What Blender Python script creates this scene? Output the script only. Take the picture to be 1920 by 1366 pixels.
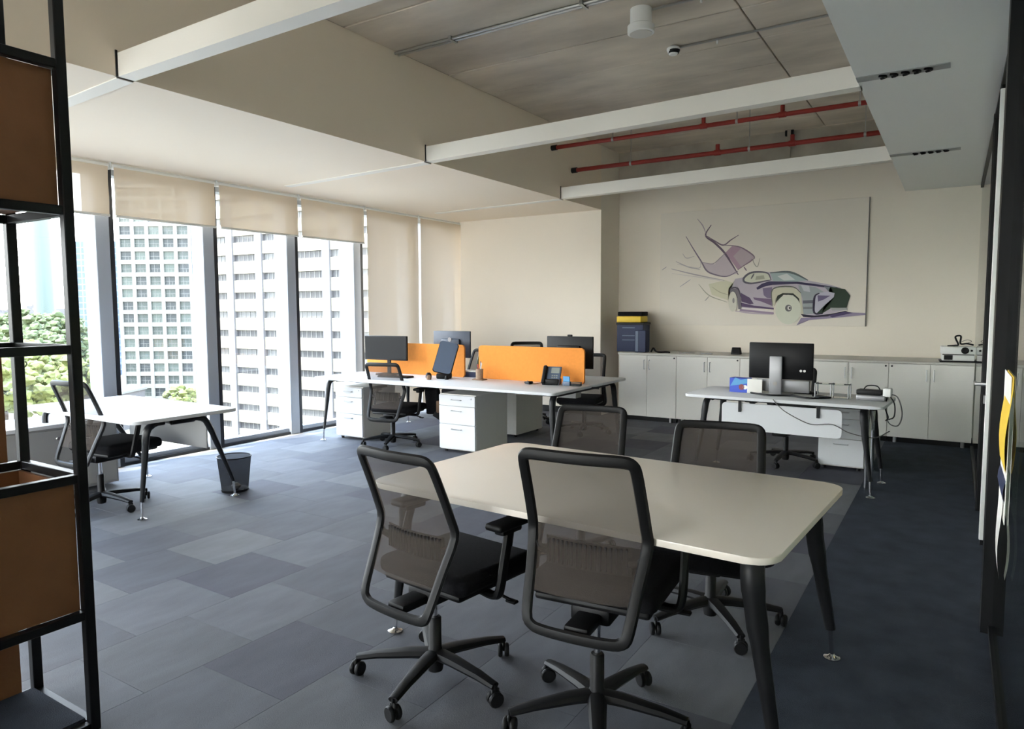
import bpy, bmesh, math, random
from mathutils import Vector, Matrix
random.seed(7)
for o in list(bpy.data.objects): bpy.data.objects.remove(o)
S = bpy.context.scene
C = S.collection
PI = math.pi

# ------------------------------------------------------------------ camera
cam_d = bpy.data.cameras.new('camera'); cam = bpy.data.objects.new('camera', cam_d); C.objects.link(cam)
yaw, pitch, roll = 0.565891, -0.0785615, -0.00439828
fwd = Vector((-math.sin(yaw)*math.cos(pitch), math.cos(yaw)*math.cos(pitch), math.sin(pitch)))
rgt = Vector((math.cos(yaw), math.sin(yaw), 0)); up = rgt.cross(fwd)
r2 = rgt*math.cos(roll)+up*math.sin(roll); u2 = -rgt*math.sin(roll)+up*math.cos(roll)
m = Matrix((r2, u2, -fwd)).transposed().to_4x4(); m.translation = Vector((0, 0, 1.5))
cam.matrix_world = m
cam_d.sensor_fit = 'HORIZONTAL'; cam_d.sensor_width = 36; cam_d.lens = 1308.36/1920*36
cam_d.clip_start = .05; cam_d.clip_end = 6000
S.camera = cam

# ------------------------------------------------------------------ sky, sun, exposure
W = bpy.data.worlds.new('sky'); S.world = W; W.use_nodes = True
nt = W.node_tree; nt.nodes.clear()
out = nt.nodes.new('ShaderNodeOutputWorld'); bg = nt.nodes.new('ShaderNodeBackground')
# hazy bright sky: white towards the horizon, pale blue overhead
tcw = nt.nodes.new('ShaderNodeTexCoord'); sepw = nt.nodes.new('ShaderNodeSeparateXYZ'); rampw = nt.nodes.new('ShaderNodeValToRGB')
nt.links.new(tcw.outputs['Generated'], sepw.inputs[0]); nt.links.new(sepw.outputs[2], rampw.inputs[0])
rampw.color_ramp.elements[0].position = 0.0; rampw.color_ramp.elements[0].color = (1.0, .985, .96, 1)
rampw.color_ramp.elements[1].position = 0.75; rampw.color_ramp.elements[1].color = (.50, .68, 1.0, 1)
nt.links.new(rampw.outputs[0], bg.inputs[0]); bg.inputs[1].default_value = 14.0
nt.links.new(bg.outputs[0], out.inputs[0])
sun_d = bpy.data.lights.new('sun', 'SUN'); sun = bpy.data.objects.new('sun', sun_d); C.objects.link(sun)
sun_d.energy = 20.0; sun_d.angle = math.radians(1.2); sun_d.color = (1, .93, .82)
sun.location = (-20, -60, 60)
sun.rotation_euler = Vector((-.21, -.40, .89)).to_track_quat('Z', 'Y').to_euler()
S.view_settings.view_transform = 'Standard'; S.view_settings.look = 'None'
S.view_settings.gamma = 1; S.view_settings.use_curve_mapping = False
S.view_settings.exposure = 0.47

# ------------------------------------------------------------------ materials
def lin(c):
    return tuple((x/12.92 if x <= .04045 else ((x+.055)/1.055)**2.4) for x in c)
def rgb(r, g, b): return lin((r/255, g/255, b/255))
def mat(name, col, rough=.5, metal=0, spec=.5, noise=None, bump=None, coat=0, emis=None):
    """noise=(scale, amount, stretch) varies the colour; bump=(scale, strength)"""
    M = bpy.data.materials.new(name); M.use_nodes = True
    t = M.node_tree; b = t.nodes['Principled BSDF']
    b.inputs['Base Color'].default_value = (*col, 1); b.inputs['Roughness'].default_value = rough
    b.inputs['Metallic'].default_value = metal; b.inputs['Specular IOR Level'].default_value = spec
    b.inputs['Coat Weight'].default_value = coat
    if noise or bump:
        tc = t.nodes.new('ShaderNodeTexCoord'); mp = t.nodes.new('ShaderNodeMapping')
        t.links.new(tc.outputs['Object'], mp.inputs[0])
    if noise:
        sc, am = noise[0], noise[1]
        if len(noise) > 2: mp.inputs['Scale'].default_value = noise[2]
        n = t.nodes.new('ShaderNodeTexNoise'); n.inputs['Scale'].default_value = sc; n.inputs['Detail'].default_value = 6
        t.links.new(mp.outputs[0], n.inputs[0])
        rp = t.nodes.new('ShaderNodeValToRGB')
        rp.color_ramp.elements[0].position = .25; rp.color_ramp.elements[1].position = .75
        rp.color_ramp.elements[0].color = (*[max(0, x*(1-am)) for x in col], 1)
        rp.color_ramp.elements[1].color = (*[min(1, x*(1+am)) for x in col], 1)
        t.links.new(n.outputs[0], rp.inputs[0]); t.links.new(rp.outputs[0], b.inputs['Base Color'])
    if bump:
        n2 = t.nodes.new('ShaderNodeTexNoise'); n2.inputs['Scale'].default_value = bump[0]; n2.inputs['Detail'].default_value = 4
        t.links.new(mp.outputs[0], n2.inputs[0])
        bp = t.nodes.new('ShaderNodeBump'); bp.inputs['Strength'].default_value = bump[1]; bp.inputs['Distance'].default_value = .01
        t.links.new(n2.outputs[0], bp.inputs['Height']); t.links.new(bp.outputs[0], b.inputs['Normal'])
    return M
def mat_glass(name, tint=(1, 1, 1), ior=1.45, rough=0.0):
    M = bpy.data.materials.new(name); M.use_nodes = True; t = M.node_tree; t.nodes.clear()
    o = t.nodes.new('ShaderNodeOutputMaterial'); mx = t.nodes.new('ShaderNodeMixShader')
    tr = t.nodes.new('ShaderNodeBsdfTransparent'); tr.inputs[0].default_value = (*tint, 1)
    gl = t.nodes.new('ShaderNodeBsdfGlossy'); gl.inputs['Roughness'].default_value = rough
    lw = t.nodes.new('ShaderNodeLayerWeight'); pw = t.nodes.new('ShaderNodeMath'); pw.operation = 'POWER'; pw.inputs[1].default_value = 5
    ma = t.nodes.new('ShaderNodeMath'); ma.operation = 'MULTIPLY_ADD'; f0 = ((ior-1)/(ior+1))**2
    ma.inputs[1].default_value = 1-f0; ma.inputs[2].default_value = f0
    t.links.new(lw.outputs['Facing'], pw.inputs[0]); t.links.new(pw.outputs[0], ma.inputs[0]); t.links.new(ma.outputs[0], mx.inputs[0]); t.links.new(tr.outputs[0], mx.inputs[1]); t.links.new(gl.outputs[0], mx.inputs[2])
    t.links.new(mx.outputs[0], o.inputs[0]); return M
def mat_sheer(name, col, clear=.3, transl=.3):
    """woven see-through cloth: diffuse + translucent + holes"""
    M = bpy.data.materials.new(name); M.use_nodes = True; t = M.node_tree; t.nodes.clear()
    o = t.nodes.new('ShaderNodeOutputMaterial'); mx = t.nodes.new('ShaderNodeMixShader'); m2 = t.nodes.new('ShaderNodeMixShader')
    tr = t.nodes.new('ShaderNodeBsdfTransparent'); df = t.nodes.new('ShaderNodeBsdfDiffuse'); tl = t.nodes.new('ShaderNodeBsdfTranslucent')
    df.inputs[0].default_value = (*col, 1); tl.inputs[0].default_value = (*col, 1)
    m2.inputs[0].default_value = transl; mx.inputs[0].default_value = clear
    t.links.new(df.outputs[0], m2.inputs[1]); t.links.new(tl.outputs[0], m2.inputs[2])
    t.links.new(m2.outputs[0], mx.inputs[1]); t.links.new(tr.outputs[0], mx.inputs[2]); t.links.new(mx.outputs[0], o.inputs[0])
    return M
def mat_grid(name, wall, pane, sx, sz, mort=.25):
    """far curtain wall whose panes are too small to tell apart"""
    M = mat(name, wall, .4); t = M.node_tree; b = t.nodes['Principled BSDF']
    tc = t.nodes.new('ShaderNodeTexCoord'); sp = t.nodes.new('ShaderNodeSeparateXYZ'); t.links.new(tc.outputs['Object'], sp.inputs[0])
    ad = t.nodes.new('ShaderNodeMath'); ad.operation = 'ADD'; t.links.new(sp.outputs[0], ad.inputs[0]); t.links.new(sp.outputs[1], ad.inputs[1])
    cb = t.nodes.new('ShaderNodeCombineXYZ'); t.links.new(ad.outputs[0], cb.inputs[0]); t.links.new(sp.outputs[2], cb.inputs[1])
    br = t.nodes.new('ShaderNodeTexBrick'); br.offset = 0; br.inputs['Scale'].default_value = 1
    br.inputs['Color1'].default_value = (*pane, 1); br.inputs['Color2'].default_value = (*[x*.7 for x in pane], 1); br.inputs['Mortar'].default_value = (*wall, 1)
    br.inputs['Brick Width'].default_value = sx; br.inputs['Row Height'].default_value = sz; br.inputs['Mortar Size'].default_value = mort
    t.links.new(cb.outputs[0], br.inputs[0]); t.links.new(br.outputs[0], b.inputs['Base Color']); return M

M = {}
M['wall'] = mat('wall_paint', rgb(234, 225, 211), .75, noise=(.7, .03), bump=(60, .03))
M['soffit'] = mat('soffit_paint', rgb(240, 226, 207), .6, noise=(.5, .02))
M['soffit_r'] = mat('soffit_gloss_paint', rgb(226, 228, 228), .32, noise=(.5, .02))
M['concrete'] = mat('concrete', rgb(204, 193, 177), .75, noise=(1.6, .28, (.6, 1.6, 1)), bump=(14, .25))
M['concrete_dark'] = mat('concrete_beam', rgb(165, 158, 144), .8, noise=(2.2, .3), bump=(14, .25))
M['beam'] = mat('white_beam', rgb(236, 232, 224), .4)
M['mullion'] = mat('mullion_aluminium', rgb(158, 164, 174), .5)
M['mullion_dark'] = mat('dark_gasket', rgb(26, 29, 38), .5)
M['glass'] = mat_glass('window_glass', (.97, .99, .98))
M['pglass'] = mat_glass('partition_glass', (.86, .92, .90), 1.5)
M['blind'] = mat_sheer('blind_fabric', rgb(216, 199, 176), .07, .09)
M['white_plastic'] = mat('white_plastic', rgb(235, 235, 232), .4)
M['black_metal'] = mat('black_metal', rgb(14, 15, 18), .45, spec=.3)
M['black_plastic'] = mat('black_plastic', rgb(14, 14, 16), .5, spec=.3)
M['chair_frame'] = mat('chair_frame_plastic', rgb(17, 17, 18), .5, spec=.3)
M['black_fabric'] = mat('black_fabric', rgb(26, 26, 29), .95, spec=.15, noise=(90, .25), bump=(300, .3))
M['chair_mesh'] = mat_sheer('chair_mesh', rgb(94, 87, 82), .32, .25)
M['bin_mesh'] = mat_sheer('bin_mesh', rgb(26, 26, 31), .24, .1)
M['chrome'] = mat('chrome', (.75, .75, .76), .12, metal=1)
M['steel'] = mat('brushed_steel', (.55, .55, .56), .3, metal=1)
M['desk_white'] = mat('desk_laminate', rgb(220, 221, 223), .5, spec=.3)
M['desk_cream'] = mat('table_laminate', rgb(246, 236, 224), .3, spec=.7, noise=(3, .015))
M['edge'] = mat('edge_band', rgb(150, 146, 140), .5)
M['cabinet'] = mat('cabinet_laminate', rgb(232, 229, 222), .5)
M['cabinet_top'] = mat('cabinet_top', rgb(205, 202, 195), .5)
M['grey_panel'] = mat('grey_panel', rgb(165, 165, 164), .6)
M['orange'] = mat('orange_felt', rgb(232, 148, 70), .9, spec=.2, noise=(40, .05))
M['screen'] = mat('dark_screen', rgb(11, 11, 14), .4, spec=.2)
M['screen_back'] = mat('navy_plastic', rgb(48, 58, 76), .4)
M['silver'] = mat('silver_plastic', rgb(150, 150, 152), .35, metal=.3)
M['slate'] = mat('slate_plastic', rgb(92, 106, 128), .45)
M['red'] = mat('red_pipe_paint', rgb(140, 36, 26), .5)
M['galv'] = mat('galvanised', rgb(175, 175, 172), .3, metal=.8)
M['cork'] = mat('brown_board', rgb(138, 92, 58), .65, noise=(9, .10), bump=(60, .08))
M['cork_in'] = mat('brown_board_inside', rgb(165, 120, 88), .45, noise=(6, .08))
M['dark_carpet'] = mat('dark_carpet', rgb(62, 67, 76), .95, spec=.1, noise=(6, .22), bump=(220, .6))
tile_cols = [rgb(96, 98, 104), rgb(86, 88, 95), rgb(105, 107, 111), rgb(75, 76, 86), rgb(90, 92, 97)]
for i, c in enumerate(tile_cols):
    M['tile%d' % i] = mat('carpet_tile_%d' % i, c, .72, spec=.35, noise=(3.5, .16, (2.6, .9, 1)), bump=(240, .4))
M['slab'] = mat('floor_slab', rgb(90, 96, 104), .95)
M['paper'] = mat('paper', rgb(236, 234, 228), .8)
M['poster'] = mat('poster_paper', rgb(228, 220, 208), .7)
M['blue'] = mat('blue_card', rgb(50, 80, 190), .5)
M['navy'] = mat('navy_card', rgb(28, 40, 74), .6)
M['yellow'] = mat('yellow_card', rgb(232, 196, 60), .6)
M['teal'] = mat('light_blue_print', rgb(80, 150, 200), .5)
M['maroon'] = mat('maroon_print', rgb(130, 60, 66), .5)
M['green_glass'] = mat('green_bottle', rgb(44, 70, 60), .2)
M['pen_a'] = mat('pen_red', rgb(180, 60, 60), .5)
M['cup'] = mat('woven_cup', rgb(150, 125, 104), .7, noise=(60, .2))
M['lcd'] = mat('phone_lcd', rgb(150, 156, 150), .3)
M['cable_grey'] = mat('grey_cable', rgb(110, 108, 106), .6)
M['tan'] = mat('tan_fabric', rgb(140, 112, 90), .9)
# exterior
M['ext_white'] = mat('facade_white', (.112, .113, .104), .8)
M['ext_cream'] = mat('facade_cream', (.130, .120, .094), .8, noise=(.05, .05))
M['ext_pier'] = mat('facade_pier', (.080, .080, .086), .8)
M['ext_glass'] = mat('facade_window_a', (.042, .050, .046), .3, spec=.15)
M['ext_glass2'] = mat('facade_window_b', (.058, .070, .062), .3, spec=.15)
M['ext_glass3'] = mat('facade_window_c', (.032, .036, .037), .3, spec=.15)
M['ext_frame'] = mat('facade_frame', (.085, .087, .082), .6)
M['ext_strip'] = mat('strip_window', (.040, .040, .042), .3, spec=.15)
M['ext_strip2'] = mat('strip_window_blind', (.05, .05, .05), .5)
M['ext_brick'] = mat('red_blind', (.09, .035, .03), .6)
M['ext_blue'] = mat_grid('blue_curtain_wall', (.085, .11, .15), (.025, .05, .09), 2.2, 2.6, .22)
M['ext_green'] = mat('pale_green_tower', (.050, .072, .064), .5)
M['ext_dot'] = mat('balcony_dark', (.022, .032, .030), .5)
M['leaf'] = mat('leaf_yellow_green', (.070, .082, .018), .8, noise=(.6, .45), bump=(1.5, 1))
M['leaf2'] = mat('leaf_green', (.044, .062, .018), .8, noise=(.6, .45), bump=(1.5, 1))
M['bark'] = mat('bark', (.03, .02, .015), .9)
M['ground'] = mat('town_ground', (.11, .10, .075), .95, noise=(.02, .3))
M['haze'] = mat('far_town', (.066, .064, .066), .9)
M['roof_tan'] = mat('tan_roof', (.14, .12, .085), .9, noise=(.2, .2))

# ------------------------------------------------------------------ mesh helpers
def box(bm, c, s, bev=0, seg=2, rot=None, taper=None):
    r = bmesh.ops.create_cube(bm, size=1.0)
    vs = r['verts']
    for v in vs:
        k = 1
        if taper and v.co.z > 0: v.co.x *= taper[0]; v.co.y *= taper[1]
        v.co = Vector((v.co.x*s[0], v.co.y*s[1], v.co.z*s[2]))
    if bev:
        es = list({e for v in vs for e in v.link_edges})
        g = bmesh.ops.bevel(bm, geom=es, offset=bev, segments=seg, profile=.5, affect='EDGES', clamp_overlap=True)
        vs = list({v for f in g['faces'] for v in f.verts} | {v for v in vs if v.is_valid})
    for v in vs:
        if rot is not None: v.co = rot @ v.co
        v.co += Vector(c)
    return vs
def span(bm, a, b, bev=0, seg=2):
    a, b = Vector(a), Vector(b)
    return box(bm, (a+b)/2, [abs(b[i]-a[i]) for i in range(3)], bev, seg)
def smooth_path(pts, n=6, closed=False):
    P = [Vector(p) for p in pts]; out = []; N = len(P)
    rng = range(N) if closed else range(N-1)
    for i in rng:
        p0 = P[(i-1) % N] if closed or i > 0 else P[0]*2-P[1]
        p1 = P[i]; p2 = P[(i+1) % N]; p3 = P[(i+2) % N] if closed or i+2 < N else P[N-1]*2-P[N-2]
        for k in range(n):
            t = k/n
            out.append(.5*((2*p1)+(-p0+p2)*t+(2*p0-5*p1+4*p2-p3)*t*t+(-p0+3*p1-3*p2+p3)*t**3))
    if not closed: out.append(P[-1])
    return out
def tube(bm, pts, r, n=8, closed=False, flat=1.0, upv=None, cap=True):
    """sweep; r number or list; flat scales the second axis of the section"""
    P = [Vector(p) for p in pts]; N = len(P); rings = []
    R = r if isinstance(r, (list, tuple)) else [r]*N
    prev = None
    for i in range(N):
        if closed: t = (P[(i+1) % N]-P[(i-1) % N])
        else: t = P[min(i+1, N-1)]-P[max(i-1, 0)]
        t.normalize()
        if upv is not None: a = Vector(upv)
        elif prev is None: a = Vector((0, 0, 1)) if abs(t.z) < .9 else Vector((0, 1, 0))
        else: a = prev
        a = a-t*a.dot(t)
        if a.length < 1e-5: a = Vector((1, 0, 0))-t*t.x
        a.normalize(); b = t.cross(a); prev = a
        rings.append([bm.verts.new(P[i]+a*math.cos(2*PI*k/n)*R[i]*flat+b*math.sin(2*PI*k/n)*R[i]) for k in range(n)])
    for i in range(N if closed else N-1):
        A, B = rings[i], rings[(i+1) % N]
        for k in range(n): bm.faces.new((A[k], A[(k+1) % n], B[(k+1) % n], B[k]))
    if cap and not closed:
        bm.faces.new(rings[0][::-1]); bm.faces.new(rings[-1])
def lathe(bm, prof, n=16, c=(0, 0, 0), axis=None):
    rings = []; c = Vector(c); q = axis
    for r, z in prof:
        ring = []
        for k in range(n):
            v = Vector((r*math.cos(2*PI*k/n), r*math.sin(2*PI*k/n), z))
            if q is not None: v = q @ v
            ring.append(bm.verts.new(v+c))
        rings.append(ring)
    for A, B in zip(rings, rings[1:]):
        for k in range(n): bm.faces.new((A[k], A[(k+1) % n], B[(k+1) % n], B[k]))
    bm.faces.new(rings[0][::-1]); bm.faces.new(rings[-1])
def prism(bm, poly, z0, z1):
    a = [bm.verts.new((x, y, z0)) for x, y in poly]; b = [bm.verts.new((x, y, z1)) for x, y in poly]; n = len(poly)
    bm.faces.new(a[::-1]); bm.faces.new(b)
    for i in range(n): bm.faces.new((a[i], a[(i+1) % n], b[(i+1) % n], b[i]))
def rrect(w, d, r, n=6, cx=0, cy=0):
    pts = []
    for sx, sy, a0 in ((1, 1, 0), (-1, 1, 90), (-1, -1, 180), (1, -1, 270)):
        for k in range(n+1):
            a = math.radians(a0+90*k/n)
            pts.append((cx+sx*(w/2-r)+r*math.cos(a), cy+sy*(d/2-r)+r*math.sin(a)))
    return pts
def grid(bm, fn, nu, nv):
    V = [[bm.verts.new(fn(i/nu, j/nv)) for j in range(nv+1)] for i in range(nu+1)]
    for i in range(nu):
        for j in range(nv): bm.faces.new((V[i][j], V[i+1][j], V[i+1][j+1], V[i][j+1]))
def B(): return bmesh.new()
def mesh_of(name, bm, ms, ang=40):
    me = bpy.data.meshes.new(name)
    bmesh.ops.recalc_face_normals(bm, faces=bm.faces[:]); bm.to_mesh(me); bm.free()
    for x in (ms if isinstance(ms, (list, tuple)) else [ms]): me.materials.append(M[x])
    for p in me.polygons: p.use_smooth = True
    me.set_sharp_from_angle(angle=math.radians(ang))
    return me
def obj(name, bm, ms, parent=None, ang=40):
    o = bpy.data.objects.new(name, mesh_of(name, bm, ms, ang)); C.objects.link(o)
    if parent: o.parent = parent
    return o
def tag(o, label, cat, group=None):
    o['label'] = label; o['category'] = cat
    if group: o['group'] = group
    return o
def thing(name, label, cat, loc=(0, 0, 0), rz=0, group=None):
    o = bpy.data.objects.new(name, None); C.objects.link(o); o.empty_display_size = .1
    o.location = loc; o.rotation_euler = (0, 0, rz)
    return tag(o, label, cat, group)
def struct(name, bm, ms, parent=None):
    o = obj(name, bm, ms, parent)
    if not parent: o['kind'] = 'structure'
    return o
def copy_tree(o, parent=None):
    c = o.copy(); C.objects.link(c); c.parent = parent
    for ch in list(o.children): copy_tree(ch, c)
    return c
def one(fn, *a, **k):
    bm = B(); fn(bm, *a, **k); return bm
RX = lambda a: Matrix.Rotation(a, 3, 'X')
RY = lambda a: Matrix.Rotation(a, 3, 'Y')
RZ = lambda a: Matrix.Rotation(a, 3, 'Z')

# ------------------------------------------------------------------ room shell
XW = -6.75          # window wall (room face of the mullions)
ZS = 2.87           # soffit
ZC = 3.74           # concrete slab
YB = 9.55           # back wall
YN = 8.93           # nib wall beside the windows
XG = .20            # glass partition
fl = struct('floor', one(span, (-7.2, -5, -.25), (2.6, 9.8, -.012)), 'slab')
pitch_t = .505
tm = []
for i in range(5):
    tm.append(mesh_of('carpet_tile', one(box, (0, 0, 0), (pitch_t-.001, pitch_t-.001, .012), .0006, 1), 'tile%d' % i))
for ci in range(-5, 7):
    x0 = -4.16+ci*pitch_t
    off = 0 if ci % 2 == 0 else pitch_t/2
    y = .44+off
    while y < 9.55:
        cy = y+pitch_t/2
        if not (x0 < -4.25 and cy > 8.9):
            t = bpy.data.objects.new('carpet_tile', tm[random.choice([0, 0, 1, 1, 2, 3, 4])]); C.objects.link(t); t.parent = fl
            t.location = (x0+pitch_t/2, cy, -.006)
        y += pitch_t
obj('walkway_carpet', one(span, (-4.16+7*pitch_t, -5, -.012), (2.5, 9.6, 0)), 'dark_carpet', fl)
obj('sill_strip', one(span, (-6.95, -5, -.012), (-4.16-5*pitch_t, 8.95, 0)), 'edge', fl)
obj('near_carpet', one(span, (-6.68, -5, -.012), (-.63, .44, -.001)), 'tile1', fl)

# walls
struct('wall_back', one(span, (-4.2, YB, 0), (2.6, YB+.2, 3.30)), 'wall')
struct('wall_back_upper', one(span, (-4.2, YB-.03, 3.30), (2.6, YB+.2, ZC)), 'concrete_dark')
struct('wall_nib', one(span, (-6.9, YN, 0), (-4.2, YB+.2, ZC)), 'wall')
RW = B()
span(RW, (-7.2, -5.3, 0), (-6.4, -5.0, ZC)); span(RW, (-6.4, -5.3, 0), (2.6, -5.0, .25)); span(RW, (-6.4, -5.3, 2.75), (2.6, -5.0, ZC))
for x in (-4.2, -2.0, .2, 2.4): span(RW, (x-.1, -5.3, .25), (x+.1, -5.0, 2.75))
span(RW, (-2.0, -5.25, .25), (2.4, -5.05, 2.75))
wr = struct('wall_rear', RW, 'wall')
for x in (-6.4, -4.1): obj('added_rear_pane', one(span, (x, -5.16, .25), (x+(2.1 if x < -6 else 2.0), -5.14, 2.75)), 'glass', wr)  # unseen glazing behind the camera, added to bring more daylight into the room
struct('wall_corridor', one(span, (2.4, -5, 0), (2.6, YB, ZC)), 'wall')
pitchw = 1.095; Y0W = .335
struct('wall_window_side', one(span, (-7.2, -5, 0), (-6.75, Y0W-pitchw*2, ZC)), 'wall')
# soffits
so = struct('ceiling_soffit_window', one(span, (-7.2, -5, ZS), (-4.2, YN, ZC)), 'soffit')
struct('ceiling_soffit_corridor', one(span, (-.56, -5, ZS), (2.4, YB, ZC)), 'soffit_r')
# concrete slab with cast panels
ce = struct('ceiling', one(span, (-7.2, -5, ZC+.03), (2.6, 9.8, ZC+.3)), 'concrete_dark')
for k in range(26):
    y0 = 4.13+.68*(k-18); y1 = y0+.68
    if y0 < -5: continue
    y1 = min(y1, YB-.03)
    if y1-y0 < .05: continue
    for x0, x1 in ((-4.2, -1.45), (-1.45, -.56)):
        dz = random.uniform(0, .006)
        obj('concrete_panel', one(span, (x0+.006, y0+.006, ZC-dz), (x1-.006, y1-.006, ZC+.035), .004, 1), 'concrete', ce)
# baseboard on nib wall
bb = struct('baseboard_nib', one(span, (-6.7, YN-.012, 0), (-4.19, YN+.01, .09)), 'black_metal')

# windows
for k in range(-2, 8):
    ya = Y0W+pitchw*k; yb = ya+pitchw          # mullion at the far end of each bay
    bm = B(); span(bm, (XW-.215, ya, .08), (XW-.20, yb-.17, ZS-.06))
    w = struct('window_%d' % (k+3), bm, 'glass')
    obj('mullion', one(span, (XW-.23, yb-.17, .0), (XW, yb-.04, ZS), .006, 1), 'mullion', w)
    obj('gasket', one(span, (XW-.20, yb-.04, .0), (XW-.002, yb, ZS)), 'mullion_dark', w)
    bm = B(); span(bm, (XW-.17, ya, -.01), (XW-.05, yb-.17, .075), .005, 1)
    obj('sill_rail', bm, 'mullion', w)
    obj('head_rail', one(span, (XW-.20, ya, ZS-.09), (XW-.04, yb-.17, ZS)), 'mullion', w)
    obj('sill_dark_bar', one(span, (XW-.05, ya, -.01), (XW-.02, yb, .03)), 'mullion_dark', w)  # dark bar along the foot of the sill rail

# cove: continuous beams (linear lights, off) crossing under the slab
def beam(y_l, y_r, label):
    bm = B()
    prism(bm, [(-4.22, y_l), (-.55, y_r), (-.55, y_r+.10), (-4.22, y_l+.10)], ZS, ZS+.135)
    t = thing('ceiling_beam', label, 'beam', (0, 0, 0), 0, 'white beams crossing below the concrete ceiling')
    obj('profile', bm, 'beam', t)
    obj('end_bracket', one(span, (-4.215, y_l-.012, ZS), (-4.195, y_l, ZS+.15)), 'black_metal', t)
    bm = B(); prism(bm, [(-6.3, y_l+.12), (-4.22, y_l), (-4.22, y_l+.10), (-6.3, y_l+.21)], ZS-.006, ZS+.01)
    obj('soffit_strip', bm, 'beam', t)
    return t
beam(2.32, 2.30, 'white ceiling beam nearest the viewer, crossing the upper left corner')
beam(5.14, 4.92, 'long white ceiling beam in the middle, in front of the red pipes')
beam(7.76, 7.48, 'white ceiling beam farthest back, just above the car picture')
# slot diffusers in the corridor soffit
for yy, xe, lab in ((4.72, -.08, 'grey slot air diffuser with black vanes in the corridor ceiling, nearer one'),
                    (7.22, -.02, 'thin slot air diffuser in the corridor ceiling, farther one')):
    t = thing('slot_diffuser', lab, 'air vent', (0, yy, ZS), 0, 'slot diffusers in the corridor ceiling')
    obj('trough', one(span, (-.56, 0, -.004), (xe, .10, .002)), 'grey_panel', t)
    for q in range(5):
        x = xe-.36+q*.058
        bm = B(); tube(bm, smooth_path([(x, .02, -.007), (x+.03, .03, -.009), (x+.035, .06, -.009), (x+.008, .08, -.007)], 4), .008, 6)
        obj('vane', bm, 'black_plastic', t)

# roller blinds
def blind(k, z_bot, label):
    ya = Y0W+pitchw*k-.045; yb = ya+pitchw-.055
    X = -6.62
    t = thing('roller_blind', label, 'blind', (X, ya, 2.835), 0, 'beige roller blinds along the window wall')
    L = yb-ya
    bm = B(); grid(bm, lambda u, v: (-.0+.004*math.sin(v*9+k), u*L, -.01-(2.825-z_bot)*v), 4, 8)
    obj('fabric', bm, 'blind', t)
    bm = B(); tube(bm, [(-.03, -.015, 0), (-.03, L+.015, 0)], .028, 10); obj('roller_tube', bm, 'white_plastic', t)
    bm = B(); span(bm, (-.012, 0, -(2.835-z_bot)-.022), (.012, L, -(2.835-z_bot)), .004, 1); obj('bottom_bar', bm, 'cabinet_top', t)
    bm = B(); span(bm, (-.055, -.026, -.03), (-.005, -.018, .034)); obj('bracket', bm, 'white_plastic', t)
names_b = {2: 'half-raised roller blind directly beside the tall black shelf post', 3: 'half-raised roller blind above the white grid office tower',
           4: 'half-raised roller blind above the waste basket, over the cream tower', 5: 'half-raised roller blind next to the fully lowered ones',
           6: 'fully lowered roller blind behind the black monitor', 7: 'fully lowered roller blind beside the white nib wall, last in the row'}
for k in range(2, 8): blind(k, 2.39 if k < 6 else .12, names_b[k])

# glass partition along the walkway
gp = thing('glass_partition', 'black framed glass partition along the dark walkway at right edge', 'partition', (XG, 0, 0))
obj('post', one(span, (-.05, 3.80, 0), (.03, 3.94, ZS)), 'black_metal', gp)
obj('pane', one(span, (-.006, -.6, .04), (.006, 3.80, ZS-.03)), 'pglass', gp)
obj('pane', one(span, (-.006, 6.20, .04), (.006, YB, ZS-.03)), 'pglass', gp)
obj('bottom_rail', one(span, (-.02, -.6, 0), (.02, 3.80, .04)), 'black_metal', gp)
obj('bottom_rail', one(span, (-.02, 6.2, 0), (.02, 8.78, .04)), 'black_metal', gp)
obj('top_rail', one(span, (-.02, -.6, ZS-.03), (.02, YB, ZS-.001)), 'black_metal', gp)
obj('post', one(span, (-.025, 6.12, 0), (.025, 6.2, ZS)), 'black_metal', gp)
dr = struct('door_1', one(span, (XG-.006, 5.22, .04), (XG+.006, 6.10, ZS-.06)), 'pglass')
for y0, y1 in ((5.17, 5.22), (6.07, 6.12)): obj('stile', one(span, (XG-.02, y0, .02), (XG+.02, y1, ZS-.05)), 'black_metal', dr)
obj('edge_strip', one(span, (XG-.028, 5.135, .06), (XG-.004, 5.165, 2.79), .003, 1), 'white_plastic', dr)
hd = obj('lever_handle', one(tube, [(XG-.02, 5.26, 1.02), (XG-.075, 5.26, 1.02), (XG-.08, 5.38, 1.02)], .011, 8), 'steel', dr)
obj('lock', one(span, (XG-.035, 5.24, .90), (XG-.02, 5.28, .95)), 'steel', dr)
obj('pane', one(span, (XG-.006, 3.94, .04), (XG+.006, 5.13, ZS-.03)), 'pglass', dr)
# paper sheets taped on the glass
ps = thing('glass_poster', 'yellow, navy and white paper poster taped on the glass partition', 'poster', (XG-.012, -.30, 0))
obj('sheet', one(span, (-.001, 3.55, .66), (.001, 3.95, 1.235)), 'paper', ps)
bm = B(); grid(bm, lambda u, v: (-.004-.008*math.sin(v*5), 3.56+.40*u-.08*v, .86+.38*v), 2, 8); obj('yellow_field', bm, 'yellow', ps)
bm = B(); grid(bm, lambda u, v: (-.004-.006*math.sin(v*5), 3.56+.38*u, .74+.12*v), 2, 4); obj('navy_field', bm, 'navy', ps)
bm = B(); grid(bm, lambda u, v: (-.003-.02*math.sin(v*3)*(1-v), 3.62+.3*u*(.2+.8*v), .42+.32*v), 2, 8); obj('curled_flap', bm, 'paper', ps)

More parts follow.
